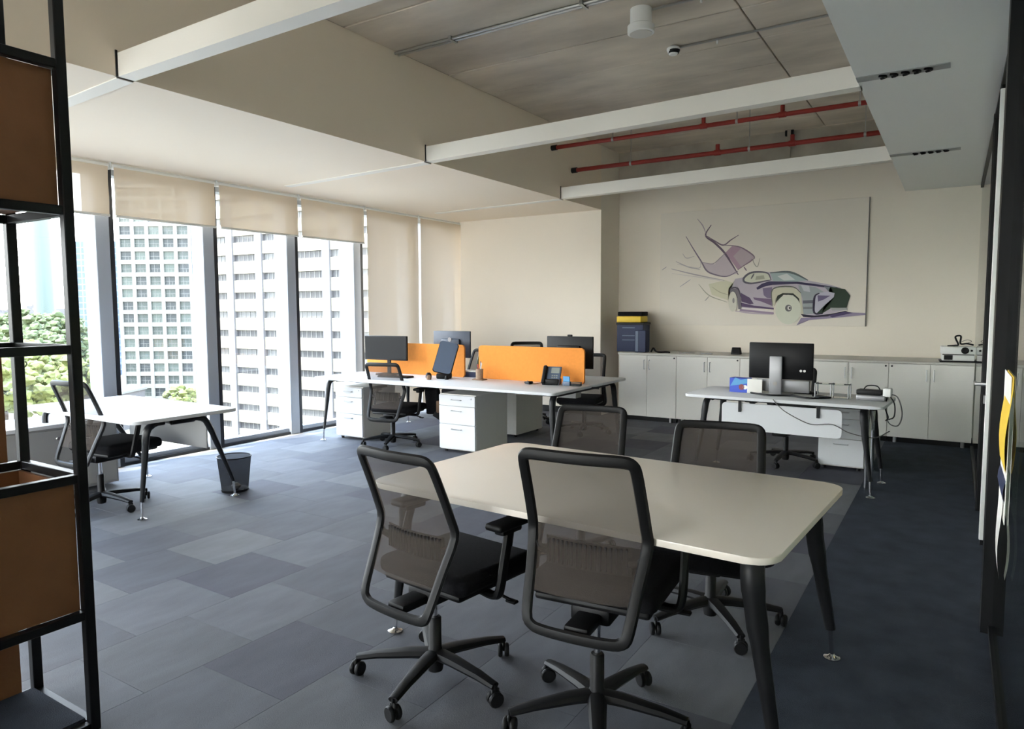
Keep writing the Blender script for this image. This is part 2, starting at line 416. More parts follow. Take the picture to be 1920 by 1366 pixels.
# ------------------------------------------------------------------ task chairs
def prof_y(z):
    """side profile of the backrest: pinched forward at the lumbar"""
    P = [(.355, -.325), (.40, -.315), (.64, -.205), (.68, -.205), (.80, -.25), (.95, -.315)]
    if z <= P[0][0]: return P[0][1]
    for (z0, y0), (z1, y1) in zip(P, P[1:]):
        if z <= z1:
            t = (z-z0)/(z1-z0); return y0+(y1-y0)*t
    return P[-1][1]
def half_w(z):
    P = [(.36, .157), (.42, .18), (.64, .210), (.80, .204), (.95, .195)]
    for (z0, y0), (z1, y1) in zip(P, P[1:]):
        if z <= z1:
            t = max(0, (z-z0)/(z1-z0)); return y0+(y1-y0)*t
    return P[-1][1]
def make_chair(name, label, loc, rz, star, lift=0.0, group='black mesh task chairs', arms=True, nz=0):
    t = thing(name, label, 'chair', (*loc, 0), rz, group)
    L = lift
    # five-star base
    bm = B(); lathe(bm, [(.02, .03), (.03, .035), (.034, .06), (.034, .115), (.026, .13), (.026, .255), (.022, .26)], 16, (0, -.11, 0)); obj('column', bm, 'black_plastic', t)
    bm = B(); lathe(bm, [(.013, .25), (.013, .36+L)], 12, (0, -.11, 0)); obj('gas_lift', bm, 'chrome', t)
    CB = Vector((0, -.11, 0))
    for k in range(5):
        a = star-rz+2*PI*k/5
        q = RZ(a)
        bm = B()
        tube(bm, [q @ Vector(p)+CB for p in ((.02, 0, .105), (.10, 0, .104), (.24, 0, .092), (.325, 0, .078))], [.036, .033, .026, .021], 8, flat=.62, upv=(0, 0, 1))
        arm = obj('base_arm', bm, 'black_plastic', t)
        bm = B()
        c = q @ Vector((.325, 0, .03))+CB; h = RZ(a+1.1)
        ax = h @ RX(PI/2)
        for s in (-1, 1):
            lathe(bm, [(.012, -.009), (.026, -.009), (.030, -.004), (.030, .004), (.026, .009), (.012, .009)], 14, c+(h @ Vector((0, s*.014, 0))), ax)
        box(bm, c+Vector((0, 0, .02)), (.034, .012, .042), .004, 1, h)
        lathe(bm, [(.007, .02), (.007, .055)], 8, c)
        obj('caster', bm, 'black_plastic', arm)
    # seat
    bm = B(); box(bm, (0, .03, .452+L), (.485, .47, .078), .034, 4)
    for v in bm.verts:
        if v.co.y > .15: v.co.z -= (v.co.y-.15)**2*.9
    obj('seat', bm, 'black_fabric', t)
    bm = B(); box(bm, (0, .02, .405+L), (.43, .42, .028), .012, 2); obj('seat_pan', bm, 'black_plastic', t)
    bm = B(); box(bm, (0, -.04, .37+L), (.15, .30, .062), .014, 2); box(bm, (0, -.22, .365+L), (.09, .20, .035), .01, 2); obj('mechanism', bm, 'black_plastic', t)
    bm = B(); tube(bm, [(.06, .03, .365+L), (.22, .04, .36+L), (.27, .05, .345+L)], .007, 6); box(bm, (.275, .05, .342+L), (.05, .03, .012), .004, 1); obj('lever', bm, 'black_plastic', t)
    # backrest frame loop
    half = [(0, .352, .01), (.12, .353, .005), (.175, .362, 0), (.198, .40, 0), (.212, .53, 0), (.228, .65, 0), (.226, .72, 0), (.221, .84, 0), (.217, .92, 0), (.208, .946, .002), (.18, .956, .007), (.10, .957, .016), (0, .957, .022)]
    pts = [(x*.92, prof_y(z)-d, z+L) for x, z, d in half]
    pts += [(-x*.92, prof_y(z)-d, z+L) for x, z, d in half[-2:0:-1]]
    bm = B(); tube(bm, smooth_path(pts, 3, True), .021, 8, True, .62, (0, 1, 0.0))
    obj('back_frame', bm, 'chair_frame', t)
    bm = B()
    def ms(u, v):
        z = .47+v*(.945-.47); w = half_w(z)-.008; x = (u*2-1)*w
        return (x, prof_y(z)-.022*(1-(x/w)**2), z+L)
    grid(bm, ms, 8, 14); obj('back_mesh', bm, 'chair_mesh', t)
    lb = obj('lumbar_support', one(grid, lambda u, v: ((u*2-1)*.157, prof_y(.60)+.022-.02*(1-(u*2-1)**2)-.012*abs(v-.5), .545+.10*v+L), 10, 4), 'black_plastic', t)
    bm = B()
    for i in range(17):
        x = -.142+i*.284/16
        box(bm, (x, prof_y(.60)+.014-.02*(1-(x/.17)**2), .595+L), (.006, .012, .085))
    obj('ribs', bm, 'black_plastic', lb)
    for s in (-1, 1):
        bm = B(); tube(bm, [(s*.152, prof_y(.6)+.02, .59+L), (s*.185, prof_y(.6)+.01, .60+L), (s*.205, prof_y(.62), .63+L)], [.018, .014, .01], 6); obj('lumbar_clip', bm, 'black_plastic', t)
    if arms:
        for s in (-1, 1):
            bm = B(); tube(bm, smooth_path([(s*.17, -.02, .385+L), (s*.255, -.03, .385+L), (s*.285, -.035, .42+L), (s*.285, .0, .55+L), (s*.28, .03, .645+L)], 4), .022, 8, flat=.7)
            obj('arm_post', bm, 'black_plastic', t)
            bm = B(); box(bm, (s*.275, .055, .665+L), (.085, .245, .028), .012, 3); box(bm, (s*.275, .03, .642+L), (.05, .12, .03), .01, 2); obj('arm_pad', bm, 'black_plastic', t)
    return t
R_ = math.radians
make_chair('task_chair', 'black mesh task chair nearest the shelf, back turned, at the cream table', (-1.73, 2.26), R_(-7), R_(-7.7), 0)
make_chair('task_chair', 'black mesh task chair in front, back square to the viewer, on a silver lift', (-1.06, 2.33), R_(5), R_(8.5), .06)
make_chair('task_chair', 'dark mesh task chair on far side of the cream table, right one', (-.93, 3.15), R_(188), R_(22), -.04)
make_chair('task_chair', 'grey mesh task chair on far side of the cream table, left one', (-1.80, 3.50), R_(188), R_(10), -.06)
make_chair('task_chair', 'black mesh task chair at the white desk by the windows', (-5.50, 2.86), R_(7), R_(8), .02)
make_chair('task_chair', 'black mesh task chair in front of the monitor at the shared bench', (-5.26, 5.88), R_(11), R_(-62), -.04)
make_chair('task_chair', 'black task chair seen under the bench beside the white drawer unit', (-5.35, 7.35), R_(170), R_(20), 0)
make_chair('task_chair', 'black chair whose top shows above the orange divider near the nib wall', (-4.72, 7.80), R_(212), R_(0), .09)
make_chair('task_chair', 'black chair at the far right end of the bench, near the cabinets', (-3.76, 7.48), R_(190), R_(0), -.02)
make_chair('task_chair', 'black task chair behind the desk with the large dark monitor', (-1.36, 6.98), R_(175), R_(-22), -.05)

# ------------------------------------------------------------------ tables
def leg_set(t, w, d, topz, mat_='black_metal', sx=.06, sy=.07, inx=.16, iny=.18, top_r=.036):
    """two end frames: a cross bar and two tapering splayed legs with chrome feet"""
    SY = sy if isinstance(sy, tuple) else (sy, sy); IN = iny if isinstance(iny, tuple) else (iny, iny)
    for s in (-1, 1):
        xb = s*(w/2-inx)
        for q in (-1, 1):
            sy = SY[0 if q < 0 else 1]; iny = IN[0 if q < 0 else 1]
            yb_ = q*(d/2-iny)
            xf, yf = xb+s*sx, yb_+q*sy
            bm = B()
            z0 = topz-.05
            tube(bm, smooth_path([(xb-s*.02, yb_-q*.14, z0), (xb, yb_-q*.05, z0-.003), (xb+s*.005, yb_+q*.0, z0-.05), (xb+s*sx*.3, yb_+q*sy*.35, topz*.62), (xf-s*.008, yf-q*.008, .13)], 5),
                 [.022]*4+[.028]*2+[top_r]*7+[top_r*.9]*3+[top_r*.75, top_r*.7, top_r*.66, top_r*.6, top_r*.55], 10, flat=.72)
            lg = obj('leg', bm, mat_, t)
            bm = B(); tube(bm, [(xf-s*.009, yf-q*.009, .14), (xf, yf, .012)], .009, 8); lathe(bm, [(.034, 0), (.034, .006), (.015, .014), (.01, .02)], 16, (xf, yf, 0)); obj('foot', bm, 'chrome', lg)
        bm = B(); tube(bm, [(xb-s*.02, -(d/2-iny-.10), topz-.05), (xb-s*.02, d/2-iny-.10, topz-.05)], .024, 8); obj('cross_bar', bm, mat_, t)
    for q in (-1, 1):
        bm = B(); span(bm, (-(w/2-inx), q*(d/2-iny-.12)-.02, topz-.065), (w/2-inx, q*(d/2-iny-.12)+.02, topz-.026)); obj('rail', bm, mat_, t)
def slab(t, w, d, z, m, r=.06, th=.025, cy=0, name='table_top'):
    bm = B(); prism(bm, rrect(w, d, r, 6, 0, cy), z-th, z)
    es = [e for e in bm.edges if abs(e.verts[0].co.z-e.verts[1].co.z) < 1e-6]
    bmesh.ops.bevel(bm, geom=es, offset=.004, segments=2, profile=.5, affect='EDGES')
    return obj(name, bm, m, t)
ct = thing('meeting_table', 'cream topped meeting table with black splayed legs in the foreground', 'table', (-1.28, 2.75, 0), R_(-3.2))
slab(ct, 1.76, 1.13, .742, 'desk_cream', .09, .024)
leg_set(ct, 1.76, 1.13, .742, sx=.09, sy=(.01, .06), inx=.11, iny=.15, top_r=.040)

ld = thing('window_desk', 'white desk with tapered black legs standing by the windows', 'desk', (-5.53, 3.02, 0), 0)
slab(ld, 1.62, .84, .742, 'desk_white', .07)
leg_set(ld, 1.62, .84, .742, sx=-.10, sy=(0, .29), inx=.08, iny=(.13, .23), top_r=.032)
bm = B(); span(bm, (-.62, .33, .40), (.50, .345, .70), .004, 1); obj('modesty_panel', bm, 'grey_panel', ld)
cr = thing('low_credenza', 'low white topped grey storage cabinet under the window desk', 'cabinet', (-6.36, 2.83, 0))
bm = B(); span(bm, (-.30, -.62, .03), (.26, .38, .565)); obj('body', bm, 'grey_panel', cr)
bm = B(); span(bm, (-.32, -.64, .565), (.28, .40, .595), .004, 1); obj('top', bm, 'desk_white', cr)
dd = obj('door', one(span, (.262, -.60, .05), (.275, .02, .55), .003, 1), 'grey_panel', cr)
obj('knob', one(lathe, [(.010, 0), (.013, .012), (.008, .018)], 10, (.275, -.1, .48), RY(PI/2)), 'steel', dd)
obj('door', one(span, (.262, .03, .05), (.275, .36, .55), .003, 1), 'grey_panel', cr)

# waste basket
wb = thing('waste_basket', 'black mesh waste basket beside the window desk leg', 'bin', (-5.05, 3.61, 0))
bm = B()
grid(bm, lambda u, v: ((.105+.03*v)*math.cos(2*PI*u), (.105+.03*v)*math.sin(2*PI*u), .012+.278*v), 28, 6); obj('mesh_wall', bm, 'bin_mesh', wb)
bm = B(); tube(bm, [(.136*math.cos(2*PI*k/28), .136*math.sin(2*PI*k/28), .29) for k in range(28)], .005, 6, True); obj('rim', bm, 'black_metal', wb)
bm = B(); lathe(bm, [(.107, 0), (.11, .02), (.02, .022)], 24); obj('bottom', bm, 'black_metal', wb)
tag(obj('crumpled_paper', one(lathe, [(.01, 0), (.035, .01), (.04, .03), (.02, .05)], 7, (-5.01, 3.59, .023)), 'paper'), 'small crumpled white paper inside the waste basket', 'paper')

# shared bench
bn = thing('bench_desk', 'long white four-seat bench desk with black legs near the nib wall', 'desk', (-4.62, 6.33, 0), 0)
slab(bn, 3.15, .82, .742, 'desk_white', .05, .025, -.425); slab(bn, 3.15, .82, .742, 'desk_white', .05, .025, .425)
leg_set(bn, 3.15, 1.67, .742, sx=.05, sy=.06, inx=.10, iny=.15, top_r=.032)
bm = B(); span(bn and bm, (-1.4, -.06, .60), (1.4, .06, .66)); obj('cable_tray', bm, 'grey_panel', bn)
for x0, x1, lab in ((-1.52, -.03, 'orange felt desk divider at the left, behind the black monitor'), (.17, 1.47, 'orange felt desk divider at the right, behind the desk phone')):
    bm = B(); prism(bm, [(x, y) for x, y in rrect(x1-x0, .37, .04, 5)], -.012, .012)
    d = obj('desk_divider', bm, 'orange'); d.location = (-4.62+(x0+x1)/2, 6.33, .742+.36/2-.0); d.rotation_euler = (PI/2, 0, 0)
    tag(d, lab, 'divider', 'orange dividers on the bench')
def pedestal(name, label, x0, x1, y0, y1, h, n=3, face=-1):
    t = thing(name, label, 'drawer unit', ((x0+x1)/2, (y0+y1)/2, 0), 0, 'white drawer pedestals')
    w, d = x1-x0, y1-y0
    bm = B(); span(bm, (-w/2, -d/2+.02, .03), (w/2, d/2, h), .003, 1); obj('body', bm, 'cabinet', t)
    zs = [.04, .04+(h-.05)*.46, .04+(h-.05)*.80, h-.008]
    for a, b in zip(zs, zs[1:]):
        bm = B(); span(bm, (-w/2+.002, -d/2, a+.002), (w/2-.002, -d/2+.018, b-.002), .003, 1); f = obj('drawer', bm, 'desk_white', t)
        if face < 0:
            bm = B(); tube(bm, [(-.06, -d/2, b-.05), (-.06, -d/2-.022, b-.05), (.06, -d/2-.022, b-.05), (.06, -d/2, b-.05)], .005, 6); obj('handle', bm, 'steel', f)
    obj('lock', one(lathe, [(.008, 0), (.008, .006)], 10, (w/2-.05, -d/2+.001, h-.04), RX(PI/2)), 'steel', t)
    for sx in (-1, 1):
        for sy in (-1, 1): obj('caster', one(lathe, [(.018, 0), (.018, .03)], 8, (sx*(w/2-.05), sy*(d/2-.06), 0)), 'black_plastic', t)
    if face > 0: t.rotation_euler = (0, 0, PI)
    return t
pedestal('drawer_pedestal', 'white three-drawer pedestal under the middle of the bench', -4.60, -4.13, 5.79, 6.40, .62)
pedestal('drawer_pedestal', 'white three-drawer pedestal under the window end of the bench', -6.13, -5.70, 5.77, 6.33, .62)
pedestal('drawer_pedestal', 'grey-shaded drawer pedestal at the far side under the bench', -4.72, -4.30, 6.86, 7.48, .62, face=1)
pedestal('drawer_pedestal', 'white pedestal behind the desk with the large monitor', -1.05, -.66, 7.02, 7.95, .60)

# back desk
bd = thing('manager_desk', 'white desk with hanging modesty panel in front of the wall cabinets', 'desk', (-1.22, 6.42, 0), R_(-3))
slab(bd, 1.60, .76, .742, 'desk_white', .06)
leg_set(bd, 1.60, .76, .742, sx=.08, sy=.05, inx=.16, iny=.14, top_r=.030)
bm = B(); prism(bm, rrect(.98, .235, .035, 5), -.008, .008)
mp = obj('modesty_panel', bm, 'desk_white', bd); mp.location = (.0, -.255, .56); mp.rotation_euler = (PI/2, 0, 0)
for x in (-.33, .31): obj('panel_bracket', one(span, (x-.012, -.275, .60), (x+.012, -.262, .72)), 'black_metal', bd)
bm = B()
for s in (-.02, .02): tube(bm, [(.66+s, .0, .0), (.66+s, .0, .66)], .014, 8)
obj('cable_riser', bm, 'chrome', bd)

# wall cabinets
xs = [-3.862, -3.052, -2.24, -1.425, -.61, .19]
clab = ['white two-door cabinet at the left end of the row, under the blue boxes', 'white two-door cabinet second from the left in the wall row', 'white two-door cabinet in the middle of the row, behind the blue tissue box', 'white two-door cabinet right of the large dark monitor', 'white two-door cabinet at the right end, under the projector']
for i in range(5):
    x0, x1 = xs[i], xs[i+1]; w = x1-x0
    t = thing('wall_cabinet', clab[i], 'cabinet', ((x0+x1)/2, 8.80, 0), 0, 'white cabinets along the back wall')
    obj('body', one(span, (-w/2+.002, .018, .06), (w/2-.002, .44, .885)), 'cabinet', t)
    obj('plinth', one(span, (-w/2+.01, .05, 0), (w/2-.01, .42, .06)), 'black_metal', t)
    for s in (-1, 1):
        a, b = (-w/2+.002, -.0015) if s < 0 else (.0015, w/2-.002)
        d = obj('door', one(span, (a, 0, .065), (b, .017, .882), .002, 1), 'cabinet', t)
        hx = s*.035
        obj('handle', one(tube, [(hx, 0, .70), (hx, -.028, .70), (hx, -.028, .82), (hx, 0, .82)], .0055, 6), 'steel', d)
    obj('lock', one(lathe, [(.010, 0), (.010, .008)], 10, (w/2-.03 if i < 4 else -w/2+.03, .0, .855), RX(PI/2)), 'black_plastic', t)
    for sx in (-1, 1): obj('foot', one(lathe, [(.018, 0), (.018, .06)], 10, (sx*(w/2-.08), .03, 0)), 'steel', t)
tag(obj('cabinet_worktop', one(span, (xs[0]-.01, 8.785, .886), (xs[-1], YB-.005, .912), .003, 1), 'cabinet_top'), 'continuous pale worktop lying on the wall cabinets', 'worktop')

# ------------------------------------------------------------------ electronics and small things
def monitor(name, label, loc, rz, w, h, zc, back=False, group='flat monitors'):
    """front faces local -Y"""
    t = thing(name, label, 'monitor', (*loc, .742), rz, group)
    bm = B(); box(bm, (0, 0, zc), (w, .028, h), .006, 2); obj('housing', bm, 'black_plastic' if not back else 'screen_back', t)
    obj('screen', one(span, (-w/2+.01, -.0155, zc-h/2+.018), (w/2-.01, -.0145, zc+h/2-.01)), 'screen', t)
    bm = B(); box(bm, (0, .03, zc-.02), (w*.5, .04, h*.55), .015, 2); obj('back_shell', bm, 'black_plastic' if not back else 'screen_back', t)
    bm = B(); box(bm, (0, .055, zc/2), (.05, .02, zc), .004, 1); obj('stand', bm, 'black_plastic', t)
    bm = B(); prism(bm, rrect(.24, .19, .02, 4, 0, .03), 0, .012); obj('foot', bm, 'black_plastic', t)
    return t
monitor('monitor', 'black monitor facing the viewer above the mesh chair', (-5.64, 6.12), R_(4), .62, .285, .315)
t = monitor('monitor', 'dark blue monitor seen from behind with a round pale logo', (-5.17, 6.78), R_(182), .54, .32, .34, True)
obj('logo', one(lathe, [(.026, 0), (.026, .003)], 20, (0, .051, .40), RX(-PI/2)), 'silver', t)
t = monitor('monitor', 'black monitor with a webcam behind the right orange divider', (-3.47, 6.62), R_(180), .55, .34, .30)
obj('webcam', one(box, (0, 0, .478), (.05, .03, .02), .005, 2), 'black_plastic', t)
# tilted slate display
t = thing('tilted_display', 'slate blue slab display tilted on a low black stand beside the divider', 'display', (-4.74, 6.06, .742), R_(34))
q = RX(R_(-24)) @ RY(R_(14))
bm = B(); prism(bm, rrect(.20, .36, .03, 5), -.012, .012)
for v in bm.verts: v.co = q @ Vector((v.co.x, v.co.z, v.co.y)) + Vector((.02, .03, .235))
obj('panel', bm, 'slate', t)
bm = B(); prism(bm, rrect(.215, .375, .03, 5), -.004, .004)
for v in bm.verts: v.co = q @ Vector((v.co.x, v.co.z+.017, v.co.y)) + Vector((.02, .03, .235))
obj('back_cover', bm, 'black_plastic', t)
bm = B(); box(bm, (0, .05, .03), (.17, .12, .06), .015, 2); tube(bm, [(0, .06, .04), (.01, .085, .2)], .02, 8); obj('stand', bm, 'black_plastic', t)
for i, (x, y, r, mm, lab) in enumerate(((-4.93, 6.03, .035, 'black_plastic', 'black desk gadget left of the tilted display'), (-4.82, 5.90, .028, 'tan', 'small brown knick-knack in front of the tilted display'), (-4.66, 6.01, .024, 'black_plastic', 'small black desk gadget right of the brown knick-knack'))):
    tag(obj('desk_gadget', one(lathe, [(r*.8, 0), (r, r*.3), (r*.9, r*1.3), (r*.5, r*1.8)], 12, (x, y, .742)), mm), lab, 'gadget')
# keyboard and mouse
t = thing('keyboard', 'black keyboard on the bench beside the mesh chair', 'keyboard', (-5.32, 5.92, .742), R_(4))
obj('tray', one(box, (0, 0, .009), (.42, .13, .018), .005, 2), 'black_plastic', t)
bm = B()
for i in range(14):
    for j in range(4): box(bm, (-.188+i*.029, -.045+j*.03, .0195), (.024, .024, .005))
o = obj('keys', bm, 'screen', t); o['kind'] = 'stuff'
def mouse(label, loc, rz):
    t = thing('mouse', label, 'mouse', loc, rz)
    bm = B(); box(bm, (0, 0, .016), (.06, .10, .032), .014, 3)
    for v in bm.verts:
        if v.co.y > .02: v.co.z *= .75
    obj('shell', bm, 'black_plastic', t); obj('wheel', one(lathe, [(.008, -.004), (.008, .004)], 10, (0, .025, .026), RY(PI/2)), 'silver', t)
mouse('black mouse left of the desk phone', (-3.66, 6.08, .742), R_(60))
# pen cup
t = thing('pen_cup', 'woven brown pen cup with pens by the orange divider', 'pen cup', (-4.33, 6.16, .742))
obj('tray', one(box, (0, 0, .006), (.14, .10, .012), .003, 1), 'tan', t)
bm = B(); lathe(bm, [(.04, .012), (.043, .12), (.037, .12), (.035, .02)], 16); obj('cup', bm, 'cup', t)
for i, (x, y, mm) in enumerate(((-.015, 0, 'pen_a'), (.012, .01, 'paper'), (.02, -.008, 'white_plastic'), (0, .015, 'navy'))):
    obj('pen', one(tube, [(x*.4, y*.4, .03), (x*1.6, y*1.6, .17+.01*i)], .005, 6), mm, t)
# desk phone
t = thing('desk_phone', 'grey and black desk phone with screen at the bench end', 'telephone', (-3.42, 6.10, .742), R_(10))
q = RX(R_(52))
bm = B(); box(bm, (0, .0, .10), (.19, .022, .20), .008, 2, None)
for v in bm.verts: v.co = RX(R_(-28)) @ (v.co-Vector((0, 0, .0)))
obj('body', bm, 'slate', t)
def onface(c, s, bev=.002):
    bm = B(); box(bm, c, s, bev, 1)
    for v in bm.verts: v.co = RX(R_(-28)) @ v.co
    return bm
obj('display', onface((.035, -.0125, .155), (.09, .004, .06)), 'lcd', t)
obj('handset', onface((-.07, -.028, .10), (.045, .035, .20), .012), 'black_plastic', t)
for i in range(3):
    for j in range(4): obj('key', onface((.012+.023*i, -.0125, .035+.021*j), (.016, .004, .012), .001), 'lcd', t)
obj('stand', one(box, (0, .05, .03), (.17, .13, .06), .01, 2), 'black_plastic', t)
obj('cord', one(tube, smooth_path([(-.09, -.02, .02), (-.13, .0, .012), (-.16, -.03, .01), (-.2, .0, .01)], 5), .004, 6), 'black_plastic', t)
t = thing('card_holder', 'small blue card in a dark stand right of the desk phone', 'card holder', (-3.25, 6.13, .742), 0)
obj('stand', one(box, (0, .01, .02), (.085, .05, .04), .006, 2), 'slate', t); obj('card', one(box, (0, -.002, .055), (.075, .012, .075), .003, 1), 'teal', t)
t = thing('stapler', 'small dark brown box at the end of the bench', 'box', (-3.15, 6.15, .742), R_(8)); obj('base', one(box, (0, 0, .012), (.10, .05, .024), .004, 2), 'black_plastic', t); obj('lid', one(box, (0, 0, .031), (.10, .05, .014), .004, 2), 'tan', t)
# bottle between the dividers
t = thing('bottle', 'dark green bottle in the gap between the orange dividers', 'bottle', (-4.63, 6.60, .742))
bm = B(); lathe(bm, [(.036, 0), (.04, .01), (.04, .17), (.018, .24), (.016, .30)], 16); obj('glass', bm, 'green_glass', t)
bm = B(); lathe(bm, [(.018, .30), (.018, .325)], 12); obj('cap', bm, 'black_plastic', t)
t = thing('storage_tin', 'low dark box with white lid between the orange dividers', 'box', (-4.60, 6.40, .742)); obj('tin', one(box, (0, 0, .03), (.16, .09, .06), .006, 2), 'navy', t); obj('lid', one(box, (0, 0, .066), (.165, .095, .012), .004, 2), 'paper', t)
# bag hanging beside the chair
t = thing('hanging_bag', 'dark brown bag strapped under the bench right of the mesh chair', 'bag', (-5.02, 6.22, 0), R_(20))
bm = B(); box(bm, (0, 0, .46), (.17, .10, .30), .03, 3)
for v in bm.verts: v.co += Vector((.012*math.sin(v.co.z*40), .01*math.cos(v.co.z*33+v.co.x*20), 0))
obj('pouch', bm, 'black_fabric', t)
obj('strap', one(tube, smooth_path([(-.05, 0, .58), (-.03, 0, .69), (.03, 0, .69), (.06, 0, .58)], 5), .010, 6), 'black_fabric', t)
bm = B(); box(bm, (.06, -.03, .30), (.10, .02, .07), .006, 2, RZ(.3) @ RY(R_(35))); obj('tag', bm, 'black_plastic', t)
obj('side_pocket', one(box, (.08, -.03, .40), (.07, .05, .14), .015, 2), 'tan', t)

# manager desk things
def on_bd(x, y): 
    v = RZ(R_(-3)) @ Vector((x, y, 0)); return (-1.22+v.x, 6.42+v.y, .742)
t = thing('all_in_one_computer', 'large black all-in-one computer seen from behind on a silver stand', 'computer', on_bd(-.075, .04), R_(177))
bm = B(); box(bm, (0, 0, .295), (.545, .03, .32), .008, 2); obj('housing', bm, 'screen', t)
obj('screen', one(span, (-.262, -.017, .15), (.262, -.0155, .445)), 'screen', t)
bm = B(); box(bm, (-.02, .0, .075), (.45, .022, .105), .005, 2); obj('speaker_bar', bm, 'silver', t)
bm = B(); box(bm, (.02, .075, .17), (.105, .022, .34), .006, 2); obj('stand', bm, 'silver', t)
obj('cable_hole', one(lathe, [(.018, 0), (.018, .004)], 16, (.02, .086, .10), RX(-PI/2)), 'edge', t)
bm = B(); prism(bm, rrect(.26, .20, .02, 4, .02, .03), 0, .012); obj('foot', bm, 'silver', t)
for x in (-.175, -.205): obj('label_dot', one(lathe, [(.011, 0), (.011, .002)], 14, (x, .015, .215), RX(-PI/2)), 'paper', t)
t = thing('tissue_box', 'blue and purple printed carton at the left of the manager desk', 'box', on_bd(-.42, .03), R_(-6))
obj('carton', one(box, (0, 0, .065), (.165, .11, .13), .003, 1), 'blue', t)
obj('print_swoosh', one(prism, [(-.075, .0), (.08, .03), (.08, .075), (.02, .06), (-.03, .08)], -.001, .001), 'teal', t)
obj('print_dot', one(lathe, [(.026, 0), (.026, .002)], 16, (.03, -.0555, .05), RX(PI/2)), 'maroon', t)
obj('print_dot', one(lathe, [(.020, 0), (.020, .002)], 16, (.062, -.0555, .05), RX(PI/2)), 'paper', t)
for o in t.children:
    if o.name.startswith('print_swoosh'): o.rotation_euler = (PI/2, 0, 0); o.location = (0, -.0555, .055)
tag(obj('white_card', one(box, (*on_bd(-.275, -.03)[:2], .742+.065), (.13, .012, .13), .002, 1), 'paper'), 'blank white card standing left of the silver computer stand', 'card')
t = thing('keyboard', 'black keyboard lying under the all-in-one computer', 'keyboard', on_bd(-.02, .22), R_(-3))
obj('tray', one(box, (0, 0, .009), (.44, .13, .018), .005, 2), 'black_plastic', t); obj('key_field', one(box, (0, 0, .019), (.41, .10, .004), .001, 1), 'screen', t)
tag(obj('cable_tangle', one(tube, smooth_path([(*on_bd(-.30, -.06)[:2], .75), (*on_bd(-.12, -.15)[:2], .75), (*on_bd(.05, -.10)[:2], .75), (*on_bd(.22, -.18)[:2], .75), (*on_bd(.36, -.05)[:2], .75), (*on_bd(.20, .02)[:2], .75)], 6), .008, 6), 'black_plastic'), 'black cable curled on the manager desk below the computer', 'cable')
t = thing('wire_stand', 'clear desk stand with thin metal uprights right of the computer', 'stand', on_bd(.36, -.02), R_(-3))
for x in (-.13, -.005, .13): obj('upright', one(tube, [(x, 0, 0), (x, 0, .12), (x, .10, .12), (x, .10, 0)], .006, 6), 'silver', t)
for x in (-.10, .0, .12): obj('clip', one(box, (x, 0, .122), (.05, .012, .008), .002, 1), 'black_plastic', t)
obj('bridge', one(span, (-.13, .0, .112), (.13, .10, .118)), 'pglass', t); obj('base_plate', one(span, (-.15, -.01, 0), (.15, .11, .006)), 'pglass', t)
t = thing('docking_station', 'grey and black docking station with cables at the right desk end', 'dock', on_bd(.66, .05), R_(-8))
obj('base', one(box, (0, 0, .022), (.22, .15, .044), .012, 2), 'silver', t)
obj('top_unit', one(box, (-.02, .01, .064), (.19, .11, .04), .008, 2), 'black_plastic', t)
obj('adapter', one(box, (.115, -.01, .07), (.06, .07, .07), .008, 2), 'white_plastic', t)
obj('loop_cable', one(tube, smooth_path([(-.07, 0, .08), (-.04, .01, .115), (.03, .01, .115), (.06, 0, .08)], 6), .005, 6), 'black_plastic', t)
for i, pts in enumerate(([(.13, 0, .06), (.19, 0, .03), (.22, .02, -.10), (.19, .03, -.20), (.12, .03, -.18), (.10, .02, -.06)],
                         [(.13, -.02, .05), (.17, -.02, -.02), (.17, -.02, -.12), (.13, -.02, -.15)],
                         [(.12, -.03, .05), (.11, -.05, -.05), (.13, -.03, -.13), (.11, -.02, -.16)])):
    obj('hanging_cable', one(tube, smooth_path(pts, 6), .005, 6), 'black_plastic' if i else 'cable_grey', t)
c0 = [(-.02, -.385, .745), (.02, -.39, .70), (.10, -.39, .64), (.26, -.30, .55), (.42, -.28, .56), (.55, -.26, .50), (.72, -.2, .47), (.80, .0, .50)]
tag(obj('loose_cable', one(tube, smooth_path([Vector((*on_bd(a, b)[:2], z)) for a, b, z in c0], 6), .004, 6), 'cable_grey'), 'thin grey cable draped across the white modesty panel', 'cable')

# cabinet-top things
zt = .912
t = thing('storage_box', 'large dark blue carton on the left end of the cabinets', 'box', (-3.82, 9.20, zt), R_(4))
obj('carton', one(box, (0, 0, .20), (.38, .30, .40), .006, 1), 'navy', t); obj('lid', one(box, (0, 0, .385), (.40, .32, .03), .004, 1), 'black_plastic', t)
for z in (.16, .22, .33): obj('print_bar', one(box, (-.02, -.152, z), (.18, .002, .012)), 'slate', t)
tag(obj('yellow_folder_stack', one(box, (-3.84, 9.20, zt+.445), (.36, .26, .085), .01, 2), 'yellow'), 'yellow box lying on the dark blue carton', 'box')
tag(obj('black_case', one(box, (-3.83, 9.20, zt+.52), (.36, .24, .06), .012, 2), 'black_fabric'), 'flat black case on top of the yellow box', 'case')
t = thing('binder', 'slim slate blue file box leaning in front of the dark blue carton', 'file box', (-3.60, 8.98, zt), R_(-4)); obj('shell', one(box, (0, 0, .15), (.16, .12, .30), .006, 1), 'navy', t); obj('spine', one(box, (-.05, -.062, .15), (.04, .004, .28), .001, 1), 'slate', t)
